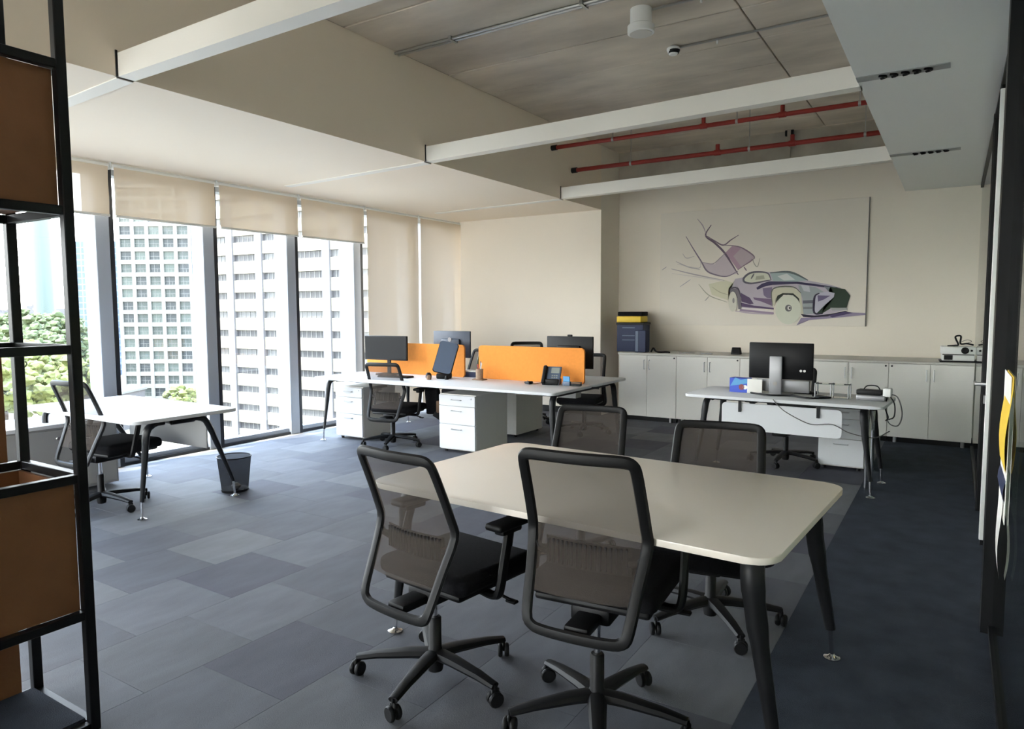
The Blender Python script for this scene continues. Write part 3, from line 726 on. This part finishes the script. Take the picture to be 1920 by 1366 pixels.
tag(obj('cable_coil', one(tube, smooth_path([(-3.46, 8.95, zt+.01), (-3.44, 8.98, zt+.06), (-3.40, 8.97, zt+.02), (-3.33, 8.93, zt+.012), (-3.26, 8.98, zt+.012), (-3.2, 8.95, zt+.01)], 6), .012, 6), 'black_plastic'), 'black cable lying right of the slate file box', 'cable')
t = thing('desk_clock', 'small black wedge-shaped device on the cabinets left of the computer', 'device', (-2.37, 9.12, zt), R_(5))
bm = B(); box(bm, (0, 0, .045), (.13, .08, .09), .006, 2, None, (.8, .5)); obj('body', bm, 'black_plastic', t); obj('face', one(box, (.0, -.034, .045), (.09, .006, .055), .002, 1, RX(R_(-12))), 'screen', t)
for i, (x, w_) in enumerate(((-2.98, .20), (-2.72, .14))): tag(obj('pen_tray', one(box, (x, 9.0, zt+.007), (w_, .05, .014), .004, 1), 'grey_panel'), ['thin grey tray on the cabinets, longer left one', 'thin grey tray on the cabinets, shorter right one'][i], 'tray')
t = thing('projector', 'white projector with round lens on the right end of the cabinets', 'projector', (.03, 9.02, zt), R_(3))
obj('mat', one(box, (0, 0, .008), (.34, .28, .016), .003, 1), 'black_plastic', t)
obj('lower_body', one(box, (0, .0, .05), (.30, .24, .07), .01, 2), 'white_plastic', t)
obj('upper_body', one(box, (0, 0, .125), (.32, .26, .085), .012, 2), 'white_plastic', t)
obj('vent', one(box, (-.09, -.122, .05), (.08, .006, .05), .002, 1), 'black_plastic', t)
obj('gap', one(box, (0, -.123, .083), (.29, .008, .01)), 'black_plastic', t)
obj('lens', one(lathe, [(.036, 0), (.036, .014), (.028, .018), (.026, .006)], 18, (.06, -.128, .128), RX(PI/2)), 'black_plastic', t)
obj('knob', one(lathe, [(.012, 0), (.010, .008)], 10, (.12, -.129, .128), RX(PI/2)), 'black_plastic', t)
obj('cable', one(tube, smooth_path([(-.10, -.06, .172), (-.03, -.06, .178), (.0, -.06, .19), (-.03, -.06, .27), (.02, -.06, .28), (.02, -.06, .20), (.08, -.05, .20), (.14, -.05, .185)], 6), .009, 6), 'black_plastic', t)
obj('thin_cable', one(tube, smooth_path([(.03, -.05, .22), (.08, -.05, .24), (.12, -.05, .225), (.08, -.05, .205)], 6), .003, 5), 'cable_grey', t)

# ------------------------------------------------------------------ car sketch on the back wall (flat print)
pp = thing('wall_picture', 'large wall print with a sketched purple grey car and winged shape', 'picture', (0, YB-.02, 0))
obj('board', one(span, (-3.56, 0, 1.275), (-.935, .018, 2.835), .002, 1), 'poster', pp)
obj('edge_strip', one(span, (-.936, -.002, 1.275), (-.928, .016, 2.835)), 'cable_grey', pp)  # grey strip standing in for the thin shadow along the board's right edge
STROKES = [
 ('a',[(-2.955,2.134),(-2.79,2.101),(-2.649,2.247),(-2.485,1.966),(-2.625,1.931),(-2.788,1.966),(-2.898,2.018)],(176,166,174)),
 ('a',[(-2.649,2.247),(-2.563,2.331),(-2.44,2.307),(-2.274,2.186),(-2.302,2.131),(-2.477,2.01)],(158,134,150)),
 ('a',[(-2.542,2.197),(-2.44,2.298),(-2.282,2.186),(-2.315,2.135),(-2.434,2.052)],(164,152,160)),
 ('l',[(-2.845,2.631),(-2.921,2.493),(-2.795,2.387),(-2.667,2.256),(-2.558,2.092),(-2.471,1.948)],(98,84,100),0.016),
 ('l',[(-2.915,2.493),(-2.796,2.414),(-2.678,2.349),(-2.582,2.411),(-2.478,2.472)],(112,98,112),0.011),
 ('l',[(-3.039,2.726),(-2.963,2.63),(-2.916,2.52)],(150,140,150),0.008),
 ('l',[(-2.678,2.349),(-2.545,2.335),(-2.422,2.297),(-2.274,2.186),(-2.302,2.131),(-2.4,2.068),(-2.477,2.015)],(120,106,118),0.01),
 ('l',[(-3.194,2.497),(-3.088,2.322),(-2.974,2.144),(-2.898,2.018),(-2.787,1.961),(-2.625,1.931),(-2.477,1.997)],(112,102,118),0.012),
 ('l',[(-2.955,2.134),(-2.817,2.106),(-2.719,2.179),(-2.649,2.247)],(140,132,140),0.007),
 ('l',[(-2.274,2.186),(-2.281,2.116),(-2.228,2.045),(-2.197,2.156)],(150,148,140),0.007),
 ('l',[(-2.4,2.051),(-2.364,1.997)],(120,108,120),0.01),
 ('l',[(-3.238,2.265),(-3.18,2.198),(-3.068,2.221)],(168,164,166),0.007),
 ('l',[(-3.332,2.158),(-3.159,2.078),(-2.99,2.036)],(160,156,160),0.009),
 ('l',[(-3.398,2.059),(-3.045,1.965),(-2.624,1.872)],(156,152,156),0.01),
 ('l',[(-3.312,2.121),(-3.009,2.055),(-2.983,2.144)],(172,168,170),0.006),
 ('l',[(-3.119,1.903),(-3.269,1.805)],(160,158,164),0.007),
 ('l',[(-3.534,2.045),(-3.466,2.089)],(158,154,158),0.007),
 ('l',[(-3.005,1.836),(-2.855,1.679),(-2.61,1.586)],(150,150,138),0.008),
 ('l',[(-2.855,1.67),(-2.913,1.607)],(150,150,148),0.008),
 ('a',[(-2.867,1.833),(-2.642,1.881),(-2.535,1.843),(-2.596,1.773),(-2.601,1.613),(-2.819,1.687)],(188,188,168)),
 ('l',[(-2.821,1.796),(-2.711,1.722),(-2.594,1.684)],(160,158,138),0.007),
 ('l',[(-3.387,1.994),(-2.97,1.926),(-2.642,1.864)],(182,178,178),0.006),
 ('a',[(-2.51,1.895),(-2.4,1.913),(-2.346,1.96),(-2.238,1.978),(-1.869,1.966),(-1.766,1.942),(-1.599,1.851),(-1.339,1.791),(-1.23,1.75),(-1.158,1.723),(-1.108,1.657),(-1.14,1.514),(-1.162,1.475),(-1.329,1.43),(-1.525,1.397),(-1.657,1.41),(-1.669,1.625),(-1.723,1.746),(-1.864,1.77),(-2.02,1.752),(-2.02,1.492),(-2.419,1.508),(-2.45,1.704),(-2.563,1.763),(-2.523,1.86)],(168,162,174)),
 ('a',[(-2.386,1.92),(-2.332,1.96),(-2.238,1.975),(-2.097,1.959),(-2.052,1.873),(-2.128,1.856),(-2.289,1.83),(-2.371,1.847),(-2.402,1.882)],(186,190,176)),
 ('l',[(-2.049,1.869),(-2.097,1.959),(-2.238,1.978),(-2.332,1.96),(-2.399,1.899),(-2.385,1.85),(-2.289,1.83),(-2.128,1.856),(-2.049,1.869)],(86,84,96),0.016),
 ('l',[(-2.265,1.958),(-2.304,1.89)],(96,94,100),0.012),
 ('a',[(-2.237,1.922),(-2.143,1.933),(-2.129,1.885),(-2.249,1.874)],(150,152,138)),
 ('a',[(-2.064,1.961),(-1.869,1.966),(-1.766,1.935),(-1.606,1.853),(-1.738,1.838),(-2.022,1.853)],(146,162,164)),
 ('a',[(-1.971,1.915),(-1.856,1.945),(-1.751,1.861),(-1.892,1.858)],(186,192,192)),
 ('l',[(-2.064,1.961),(-1.869,1.968),(-1.753,1.938),(-1.6,1.853)],(88,96,98),0.016),
 ('a',[(-2.233,1.77),(-2.167,1.821),(-2.075,1.852),(-1.725,1.838),(-1.524,1.806),(-1.339,1.772),(-1.218,1.75),(-1.363,1.753),(-1.737,1.811),(-2.034,1.804),(-2.127,1.785),(-2.219,1.745)],(58,52,82)),
 ('a',[(-2.153,1.762),(-2.034,1.777),(-2.033,1.629),(-2.096,1.637),(-2.137,1.672)],(112,102,128)),
 ('a',[(-2.437,1.711),(-2.312,1.64),(-2.263,1.563),(-2.31,1.556),(-2.42,1.592)],(84,70,98)),
 ('a',[(-2.271,1.646),(-2.037,1.622),(-2.03,1.533),(-2.162,1.589),(-2.257,1.618)],(110,92,120)),
 ('a',[(-2.427,1.578),(-2.255,1.537),(-2.007,1.506),(-2.007,1.485),(-2.419,1.524)],(82,66,98)),
 ('a',[(-2.419,1.515),(-2.013,1.471),(-2.006,1.451),(-2.418,1.496)],(206,202,204)),
 ('a',[(-2.432,1.494),(-2.006,1.448),(-2.005,1.423),(-2.445,1.466)],(140,126,148)),
 ('a',[(-1.717,1.793),(-1.51,1.769),(-1.41,1.701),(-1.508,1.676),(-1.513,1.43),(-1.644,1.417),(-1.659,1.625)],(140,148,154)),
 ('a',[(-1.655,1.598),(-1.524,1.603),(-1.523,1.563),(-1.654,1.56)],(92,94,104)),
 ('a',[(-1.647,1.517),(-1.54,1.517),(-1.54,1.49),(-1.646,1.49)],(112,118,122)),
 ('a',[(-1.686,1.799),(-1.585,1.784),(-1.57,1.704),(-1.646,1.718)],(172,176,184)),
 ('a',[(-1.412,1.773),(-1.29,1.764),(-1.217,1.711),(-1.287,1.659),(-1.361,1.713)],(110,118,126)),
 ('a',[(-1.339,1.765),(-1.17,1.733),(-1.108,1.65),(-1.145,1.504),(-1.319,1.502),(-1.427,1.43),(-1.513,1.43),(-1.357,1.568),(-1.281,1.646),(-1.301,1.706)],(38,54,42)),
 ('a',[(-1.517,1.663),(-1.459,1.694),(-1.361,1.707),(-1.286,1.686),(-1.293,1.636),(-1.393,1.54),(-1.486,1.437),(-1.512,1.463)],(168,168,184)),
 ('a',[(-1.483,1.662),(-1.335,1.654),(-1.407,1.608),(-1.474,1.583)],(96,88,118)),
 ('l',[(-1.459,1.688),(-1.51,1.656),(-1.523,1.557),(-1.511,1.437),(-1.414,1.43)],(42,36,56),0.016),
 ('a',[(-1.331,1.505),(-1.139,1.501),(-1.132,1.475),(-1.306,1.469)],(150,154,154)),
 ('a',[(-1.674,1.426),(-1.513,1.407),(-1.329,1.428),(-1.162,1.465),(-1.132,1.46),(-1.304,1.4),(-1.499,1.381),(-1.644,1.391)],(34,28,48)),
 ('a',[(-2.035,1.725),(-1.968,1.769),(-1.774,1.766),(-1.681,1.692),(-1.641,1.426),(-1.674,1.426),(-1.7,1.625),(-1.772,1.691),(-1.901,1.693),(-1.984,1.629),(-1.995,1.533),(-2.026,1.547)],(182,182,166)),
 ('l',[(-2.021,1.533),(-2.039,1.712),(-1.968,1.774),(-1.774,1.772),(-1.677,1.692)],(92,94,88),0.01),
 ('a',[(-1.987,1.574),(-1.965,1.663),(-1.901,1.696),(-1.772,1.691),(-1.7,1.625),(-1.685,1.531),(-1.771,1.664),(-1.887,1.675)],(40,46,40)),
 ('a',[(-1.673,1.484),(-1.677,1.435),(-1.691,1.39),(-1.714,1.35),(-1.746,1.32),(-1.783,1.301),(-1.824,1.294),(-1.865,1.3),(-1.903,1.319),(-1.937,1.349),(-1.963,1.389),(-1.981,1.435),(-1.987,1.485),(-1.983,1.535),(-1.968,1.581),(-1.944,1.62),(-1.912,1.65),(-1.874,1.668),(-1.833,1.674),(-1.793,1.667),(-1.754,1.648),(-1.721,1.617),(-1.696,1.578),(-1.679,1.533)],(190,194,182)),
 ('a',[(-1.784,1.502),(-1.785,1.491),(-1.789,1.48),(-1.795,1.471),(-1.803,1.464),(-1.813,1.46),(-1.824,1.459),(-1.835,1.46),(-1.845,1.464),(-1.853,1.471),(-1.86,1.48),(-1.865,1.491),(-1.866,1.502),(-1.865,1.513),(-1.861,1.524),(-1.855,1.533),(-1.847,1.54),(-1.837,1.544),(-1.826,1.545),(-1.815,1.544),(-1.805,1.539),(-1.797,1.533),(-1.79,1.524),(-1.786,1.513)],(96,96,98)),
 ('a',[(-1.794,1.505),(-1.795,1.498),(-1.797,1.491),(-1.8,1.485),(-1.805,1.481),(-1.81,1.478),(-1.815,1.478),(-1.821,1.478),(-1.826,1.481),(-1.831,1.486),(-1.835,1.491),(-1.837,1.498),(-1.838,1.505),(-1.837,1.512),(-1.835,1.518),(-1.832,1.524),(-1.828,1.528),(-1.822,1.531),(-1.817,1.532),(-1.811,1.531),(-1.806,1.528),(-1.801,1.524),(-1.797,1.518),(-1.795,1.512)],(190,190,188)),
 ('a',[(-1.797,1.505),(-1.797,1.501),(-1.798,1.497),(-1.8,1.494),(-1.802,1.492),(-1.805,1.49),(-1.808,1.49),(-1.811,1.49),(-1.814,1.492),(-1.816,1.494),(-1.818,1.497),(-1.819,1.501),(-1.82,1.505),(-1.82,1.509),(-1.819,1.512),(-1.817,1.515),(-1.814,1.518),(-1.812,1.519),(-1.809,1.52),(-1.806,1.519),(-1.803,1.518),(-1.8,1.515),(-1.799,1.512),(-1.797,1.508)],(60,60,64)),
 ('a',[(-2.579,1.714),(-2.563,1.768),(-2.472,1.764),(-2.421,1.634),(-2.425,1.487),(-2.46,1.494),(-2.474,1.635),(-2.517,1.713)],(108,104,112)),
 ('a',[(-2.476,1.592),(-2.477,1.558),(-2.482,1.526),(-2.491,1.498),(-2.503,1.477),(-2.516,1.463),(-2.532,1.459),(-2.547,1.463),(-2.561,1.477),(-2.574,1.498),(-2.584,1.526),(-2.591,1.559),(-2.593,1.594),(-2.592,1.628),(-2.587,1.661),(-2.578,1.688),(-2.566,1.71),(-2.552,1.723),(-2.537,1.727),(-2.522,1.722),(-2.507,1.709),(-2.495,1.687),(-2.485,1.659),(-2.478,1.627)],(190,190,180)),
 ('a',[(-2.511,1.607),(-2.511,1.597),(-2.512,1.589),(-2.514,1.581),(-2.517,1.575),(-2.52,1.572),(-2.524,1.57),(-2.528,1.572),(-2.531,1.575),(-2.534,1.581),(-2.537,1.589),(-2.538,1.598),(-2.539,1.607),(-2.539,1.617),(-2.537,1.625),(-2.535,1.633),(-2.532,1.639),(-2.529,1.642),(-2.526,1.644),(-2.522,1.642),(-2.518,1.639),(-2.515,1.633),(-2.513,1.625),(-2.512,1.616)],(130,128,128)),
 ('l',[(-2.579,1.714),(-2.56,1.771),(-2.472,1.768),(-2.429,1.655)],(72,68,80),0.012),
 ('a',[(-1.161,1.449),(-0.936,1.439),(-0.935,1.415),(-1.327,1.373),(-1.573,1.35),(-1.723,1.281),(-1.669,1.376),(-1.352,1.397)],(132,124,148)),
 ('a',[(-1.353,1.41),(-1.162,1.456),(-1.067,1.443),(-1.303,1.384)],(70,60,96)),
 ('l',[(-2.501,1.466),(-2.28,1.437),(-2.012,1.423)],(164,154,168),0.01),
]
pm = {}
def pmat(c):
    if c not in pm:
        k = 'ink_%d_%d_%d' % c; M[k] = mat(k, rgb(min(255, int(c[0]*1.13)), min(255, int(c[1]*1.11)), min(255, int(c[2]*1.09))), .7); pm[c] = k
    return pm[c]
for i, s in enumerate(STROKES):
    y = -.0006-.00022*i
    bm = B()
    if s[0] == 'a':
        vs = [bm.verts.new((a, y, b)) for a, b in s[1]]
        bmesh.ops.triangulate(bm, faces=[bm.faces.new(vs)])
        nm = 'print_area'
    else:
        pts = smooth_path([(a, y, b) for a, b in s[1]], 4); n = len(pts); w = s[3]*1.7
        for k in range(n-1):
            d = (pts[k+1]-pts[k]); d = Vector((-d.z, 0, d.x)).normalized()
            w0 = w*.5*(.35+.65*math.sin(PI*(k+.3)/(n-.4))); w1 = w*.5*(.35+.65*math.sin(PI*(k+1.3)/(n-.4) if k+1.3 < n-.4 else PI))
            bm.faces.new([bm.verts.new(p) for p in (pts[k]+d*w0, pts[k]-d*w0, pts[k+1]-d*w1, pts[k+1]+d*w1)])
        nm = 'print_stroke'
    obj(nm, bm, pmat(s[2]), pp)

# ------------------------------------------------------------------ ceiling services
def pipe(label, y, z, r, x0=-4.2, x1=-.56):
    t = thing('sprinkler_pipe', label, 'pipe', (0, y, z), 0, 'red sprinkler pipes under the slab')
    obj('pipe', one(tube, [(x0, 0, 0), (x1, 0, 0)], r, 10), 'red', t)
    obj('end_fitting', one(tube, [(x0+.0, 0, 0), (x0+.07, 0, 0)], r*1.35, 10), 'black_metal', t)
    for x in (-2.35, -1.55):
        bm = B(); tube(bm, [(x, 0, r*.5), (x, 0, .09)], r*.9, 10); tube(bm, [(x-.035, 0, 0), (x+.035, 0, 0)], r*1.25, 10); obj('tee', bm, 'red', t)
    for x in (-3.4, -2.0, -.85):
        bm = B(); tube(bm, [(x, 0, r), (x, 0, ZC-z)], .005, 6); obj('hanger_rod', bm, 'galv', t)
        bm = B(); tube(bm, [(x-.012, 0, 0), (x+.012, 0, 0)], r*1.2, 10); obj('clamp', bm, 'galv', t)
pipe('red sprinkler pipe nearer the viewer, upper one behind the middle beam', 7.53, 3.44, .024)
pipe('red sprinkler pipe farther back, lower one near the concrete wall', 8.06, 3.26, .026)
t = thing('duct_bracket', 'dark vertical strut in front of the concrete back beam', 'strut', (-1.86, 9.46, 3.01)); obj('channel', one(span, (-.02, -.02, .31), (.02, .02, .73)), 'concrete_dark', t); obj('plate', one(span, (-.05, .0, .66), (.05, .05, .73)), 'black_metal', t)
t = thing('cable_conduit', 'pair of shiny steel conduits along the concrete ceiling', 'conduit', (0, 4.74, ZC-.02))
for dy in (0, .045): obj('tube', one(tube, [(-4.2, dy, 0), (-.56, dy, 0)], .012, 8), 'galv', t)
for x in (-3.6, -2.4, -1.9, -1.0): obj('saddle', one(span, (x, -.03, -.016), (x+.025, .075, .03)), 'galv', t)
t = thing('ceiling_speaker', 'cream cylindrical fitting hanging from the concrete ceiling', 'ceiling fitting', (-2.08, 5.10, 3.56))
bm = B(); lathe(bm, [(.082, .05), (.080, ZC-3.56)], 24); obj('can', bm, 'white_plastic', t)
bm = B(); lathe(bm, [(.088, .0), (.100, .004), (.100, .055), (.084, .065)], 24); obj('ring', bm, 'white_plastic', t)
bm = B(); lathe(bm, [(.084, -.004), (.084, .01)], 24); obj('grille', bm, 'cabinet_top', t)
obj('feed_conduit', one(tube, [(.08, .02, ZC-3.575), (1.5, .0, ZC-3.575)], .010, 6), 'galv', t)
for x in (.45,): obj('drop_clip', one(tube, [(x, .02, ZC-3.56), (x, .02, ZC-3.61)], .008, 6), 'white_plastic', t)
t = thing('smoke_detector', 'small white smoke detector on the concrete ceiling', 'smoke detector', (-2.13, 5.95, ZC))
bm = B(); lathe(bm, [(.03, -.075), (.042, -.06), (.055, -.035), (.055, -.02), (.035, -.005), (.03, 0)], 20); obj('body', bm, 'white_plastic', t)
bm = B(); lathe(bm, [(.044, -.062), (.054, -.037)], 20, (.004, 0, -.001)); obj('slot', bm, 'black_plastic', t)
obj('feed_conduit', one(tube, [(.05, .02, -.014), (1.56, .0, -.014)], .010, 6), 'galv', t)
obj('drop_clip', one(tube, [(.37, .02, 0), (.37, .02, -.05)], .008, 6), 'white_plastic', t)

# ------------------------------------------------------------------ shelf in the left foreground
X0, X1, Y0, Y1 = -2.99, -2.565, .52, 1.22
sh = thing('frame_shelf', 'tall black square-tube shelf frame at the left edge', 'shelf', (0, 0, 0))
lv = [.018, .43, .92, 1.37, 1.84, 2.32, 2.78]
h = .017
for x in (X0, X1):
    for y in (Y0, Y1): obj('post', one(span, (x-h, y-h, 0), (x+h, y+h, 2.80), .003, 1), 'black_metal', sh)
for z in lv:
    for y in (Y0, Y1): obj('rail', one(span, (X0+h, y-h*.9, z-h*.9), (X1-h, y+h*.9, z+h*.9), .002, 1), 'black_metal', sh)
    for x in (X0, X1): obj('rail', one(span, (x-h*.9, Y0+h, z-h*.9), (x+h*.9, Y1-h, z+h*.9), .002, 1), 'black_metal', sh)
def crate(label, z0, z1):
    t = thing('shelf_crate', label, 'box', (0, 0, z0), 0, 'brown crates in the frame shelf')
    a, b = z0+.017-z0, z1-.017-z0
    e = .012; x0, x1, y0, y1 = X0+.02, X1-.012, Y0+.02, Y1-.02
    obj('side_panel', one(span, (x1-e, y0, a), (x1, y1, b)), 'cork', t); obj('side_panel', one(span, (x0, y0, a), (x0+e, y1, b)), 'cork', t)
    obj('end_panel', one(span, (x0+e, y1-e, a), (x1-e, y1, b)), 'cork', t); obj('end_panel', one(span, (x0+e, y0, a), (x1-e, y0+e, b)), 'cork', t)
    obj('bottom', one(span, (x0+e, y0+e, a), (x1-e, y1-e, a+e)), 'cork_in', t)
    obj('inner_shelf', one(span, (x0+e, y0+e, b-.07), (x1-e, y1-e, b-.058)), 'cork_in', t)
crate('brown board crate high in the frame shelf', 1.84, 2.32)
crate('brown board crate low in the frame shelf with open top', .43, .92)
for z0, z1, lab in ((.92, 1.37, 'brown back board in the middle of the frame shelf'), (.0, .43, 'brown back board at the bottom of the frame shelf')):
    tag(obj('back_board', one(span, (X0-.006, Y0+.02, z0+.036 if z0 < .1 else z0+.017), (X0+.006, Y1-.055, z1-.017)), 'cork'), lab, 'board')
tag(obj('base_board', one(span, (X0+.02, Y0+.02, .036), (X1-.02, Y1-.02, .046)), 'dark_carpet'), 'dark base board at the foot of the frame shelf', 'board')

# ------------------------------------------------------------------ outside
ZG = -26.0
fh = Vector((-math.sin(yaw), math.cos(yaw), 0)); rh = Vector((math.cos(yaw), math.sin(yaw), 0))
def out_at(lat, dep, z=0):
    v = fh*dep+rh*lat; return Vector((v.x, v.y, z))
bm = B(); span(bm, (-4000, -1500, ZG-1), (-12, 4500, ZG)); tag(obj('town_ground', bm, 'ground'), 'sandy town ground far below the windows', 'ground').__setitem__('kind', 'structure')
# white grid tower
gb = thing('grid_tower', 'white office tower with a square grid of windows', 'building', out_at(-103.7, 185, ZG), yaw)
cp, rp, nc, nr0, nr1 = 3.76, 3.28, 7, -9, 9
zc0 = 6.2-ZG; ztop = zc0+rp*(nr1+.5)+1.5
Wd = cp*nc+1.0
obj('body', one(span, (0, .6, 0), (Wd, 24, ztop-.4)), 'ext_frame', gb)
for i in range(nc+1): obj('pier', one(span, (i*cp, 0, 0), (i*cp+.95, .6, ztop)), 'ext_white', gb)
for k in range(nr0, nr1+2):
    z = zc0+rp*(k-.5)
    obj('spandrel', one(span, (.95, .05, z-.55), (Wd-.05, .6, z+.55)), 'ext_white', gb)
obj('base_storey', one(span, (.95, .1, 0), (Wd-.05, .6, zc0+rp*(nr0-.5)-.5)), 'ext_white', gb)
wm = []
for g in ('ext_glass', 'ext_glass2', 'ext_glass3'):
    bm = B(); span(bm, (0, .42, -1.09), (2.81, .5, 1.09))
    n0 = len(bm.faces)
    span(bm, (0, .36, -.22), (2.81, .42, -.12)); span(bm, (1.05, .36, -1.09), (1.15, .42, 1.09)); span(bm, (1.9, .36, -1.09), (1.98, .42, -.12))
    for f in list(bm.faces)[n0:]: f.material_index = 1
    wm.append(mesh_of('window', bm, [g, 'ext_frame']))
for k in range(nr0, nr1+1):
    for i in range(nc):
        o = bpy.data.objects.new('window', random.choice(wm)); C.objects.link(o); o.parent = gb; o.location = (i*cp+.95, 0, zc0+rp*k)
for k in range(nr0, nr1+1): obj('side_window', one(span, (-.05, 3, zc0+rp*k-.9), (.0, 9, zc0+rp*k+.9)), 'ext_glass3', gb)
# cream tower with strip windows
th = R_(-28)
D0, L0 = 120.0, (437-960)/1308*120
def s_of(px):
    q = (px-960)/1308.0; return (q*D0-L0)/(math.cos(-th)+q*math.sin(-th))
cb = thing('cream_tower', 'cream tower with horizontal window strips and grey piers', 'building', out_at(L0, D0, ZG), yaw+th)
sa, sb = s_of(388), s_of(720)
zr0 = 10.35-ZG; rp2 = 3.17; kk = range(-11, 7)
zt2 = zr0+rp2*7
obj('body', one(span, (sa, .45, 0), (sb, 20, zt2)), 'ext_strip2', cb)
piers = [(388, 397), (431, 443), (485, 497), (537, 548), (609, 623), (641, 668), (700, 720)]
ps_ = [(s_of(a), s_of(b)) for a, b in piers]
for a, b in ps_: obj('pier', one(span, (a, -.25, 0), (b, .45, zt2)), 'ext_pier', cb)
for k in kk:
    z = zr0+rp2*k
    obj('cream_band', one(span, (sa, 0, z+.56), (sb, .45, z+rp2-.56)), 'ext_cream', cb)
obj('cream_base', one(span, (sa, 0, 0), (sb, .45, zr0+rp2*-11-.56)), 'ext_cream', cb)
for (a0, a1), (b0, b1) in zip(ps_, ps_[1:]):
    Lw = b0-a1
    var = []
    for g in ('ext_strip', 'ext_strip', 'ext_strip2'):
        bm = B(); span(bm, (0, .34, -.56), (Lw, .40, .56)); n0 = len(bm.faces)
        nb = max(2, int(Lw/.9))
        for j in range(1, nb): span(bm, (Lw*j/nb-.06, .28, -.56), (Lw*j/nb+.06, .34, .56))
        for f in list(bm.faces)[n0:]: f.material_index = 1
        var.append(mesh_of('window', bm, [g, 'ext_frame']))
    for k in kk:
        o = bpy.data.objects.new('window', random.choice(var)); C.objects.link(o); o.parent = cb; o.location = (a1, 0, zr0+rp2*k)
# round pale green tower
t = thing('round_tower', 'slim pale green tower far away beside the shelf post', 'building', out_at((88-960)/1308*420, 420, ZG))
bm = B(); lathe(bm, [(5.6, 0), (5.4, 108)], 28); obj('shaft', bm, 'ext_green', t)
for k in range(28):
    obj('balcony', one(box, (Vector((-rh.x*5.6, -rh.y*5.6, 12+k*3.4))), (2.4, 2.4, 1.4)), 'ext_dot', t)
# blue tower
t = thing('blue_tower', 'blue glass curtain wall tower left of the white grid tower', 'building', out_at((141-960)/1308*300, 300, ZG), yaw)
obj('shaft', one(span, (0, 0, 0), (21, 21, 30.5-ZG)), 'ext_blue', t); obj('parapet', one(span, (0, 0, 30.5-ZG), (21, .5, 31.3-ZG)), 'ext_blue', t)
# low podium and far town
t = thing('low_block', 'low pale block at the foot of the blue tower', 'building', out_at((118-960)/1308*160, 160, ZG), yaw); obj('walls', one(span, (0, 0, 0), (13, 10, 8.5)), 'haze', t); obj('roof', one(span, (-.4, -.4, 8.5), (13.4, 10.4, 9.0)), 'ext_white', t)
t = thing('tan_roof_block', 'low tan roofed block seen below the window desk', 'building', out_at((215-960)/1308*110, 110, ZG), yaw); obj('walls', one(span, (0, 0, 0), (16, 14, 4)), 'haze', t); obj('roof', one(span, (-.5, -.5, 4), (16.5, 14.5, 4.6)), 'roof_tan', t)
hz = [(-2.6, 6, 0), (-1.2, 14, 1), (.5, 9, 2)]
for i in range(7):
    px_ = -60+i*38; d = 1500+90*(i % 3); hgt = 22+6*((i*5) % 4)
    t = thing('far_block', ['leftmost', 'second', 'third', 'fourth', 'fifth', 'sixth', 'rightmost'][i]+' hazy block on the far horizon, counted from the left', 'building', out_at((px_-960)/1308*d, d, ZG), yaw, 'hazy far town blocks')
    obj('mass', one(span, (0, 0, 0), (40, 30, hgt)), 'haze', t); obj('roof_box', one(span, (8, 5, hgt), (22, 18, hgt+4)), 'haze', t)
bm = B(); prism(bm, [(-1900, ZG), (-1900, 6), (-1500, 16), (-1100, 8), (-700, 20), (-200, 10), (300, 14), (600, ZG)], 0, 60)
hl = obj('far_hills', bm, 'haze'); hl.location = out_at(0, 2600, 0); hl.rotation_euler = (PI/2, 0, yaw); hl['kind'] = 'structure'
# trees
def tree(label, px_, py_, d, rad, leaf, seed):
    rnd = random.Random(seed)
    z = 1.5-(py_-580)/1308*d
    t = thing('tree', label, 'tree', out_at((px_-960)/1308*d, d, ZG), rnd.uniform(0, 6), 'park trees below the windows')
    bm = B(); H = z-ZG
    tube(bm, [(0, 0, 0), (.3, .2, H*.5), (0, 0, H)], [rad*.09, rad*.07, rad*.03], 8); obj('trunk', bm, 'bark', t)
    bm = B()
    for q in range(150):
        a = rnd.uniform(0, 2*PI); b = math.acos(rnd.uniform(-.75, 1)); r = rad*rnd.uniform(.40, 1.0)
        c = Vector((r*math.sin(b)*math.cos(a), r*math.sin(b)*math.sin(a), H+r*math.cos(b)*.72))
        rr = rad*rnd.uniform(.07, .18)
        vs = bmesh.ops.create_icosphere(bm, subdivisions=2, radius=rr)['verts']
        for v in vs:
            v.co *= rnd.uniform(.72, 1.25)
            v.co.z *= .8; v.co += c
    o = obj('crown', bm, leaf, t, 15); o['kind'] = 'stuff'
TR = [(20, 655, 128, 6, 'leaf2'), (62, 628, 190, 8, 'leaf2'), (112, 622, 230, 9, 'leaf2'), (-10, 622, 240, 10, 'leaf2'), (38, 700, 88, 6, 'leaf'), (95, 712, 80, 5.2, 'leaf'),
      (132, 664, 118, 5, 'leaf2'), (345, 752, 95, 3.4, 'leaf'), (72, 655, 152, 6, 'leaf2'), (5, 735, 66, 4.5, 'leaf'), (120, 618, 285, 7, 'leaf2'), (45, 612, 330, 12, 'leaf2'), (95, 610, 380, 12, 'leaf2'), (-40, 690, 98, 5, 'leaf')]
TL = ['leafy green tree at the left edge behind the shelf, mid distance', 'green tree just left of the pale round tower', 'green tree right of the pale round tower', 'green tree farthest left on the horizon', 'bright yellow-green tree close below the shelf rail', 'bright yellow-green tree close left of the window chair', 'green tree in front of the blue tower foot', 'small yellow-green tree in front of the white grid tower', 'green tree at the foot of the pale round tower', 'bright yellow-green tree low in the left corner', 'small far tree on the horizon right of the pale tower', 'far tree on the horizon left of the pale tower', 'far tree on the horizon behind the pale tower', 'yellow-green tree at the outer left edge']
for i, (a, b, d, r, lf) in enumerate(TR): tree(TL[i], a, b, d, r, lf, i+3)
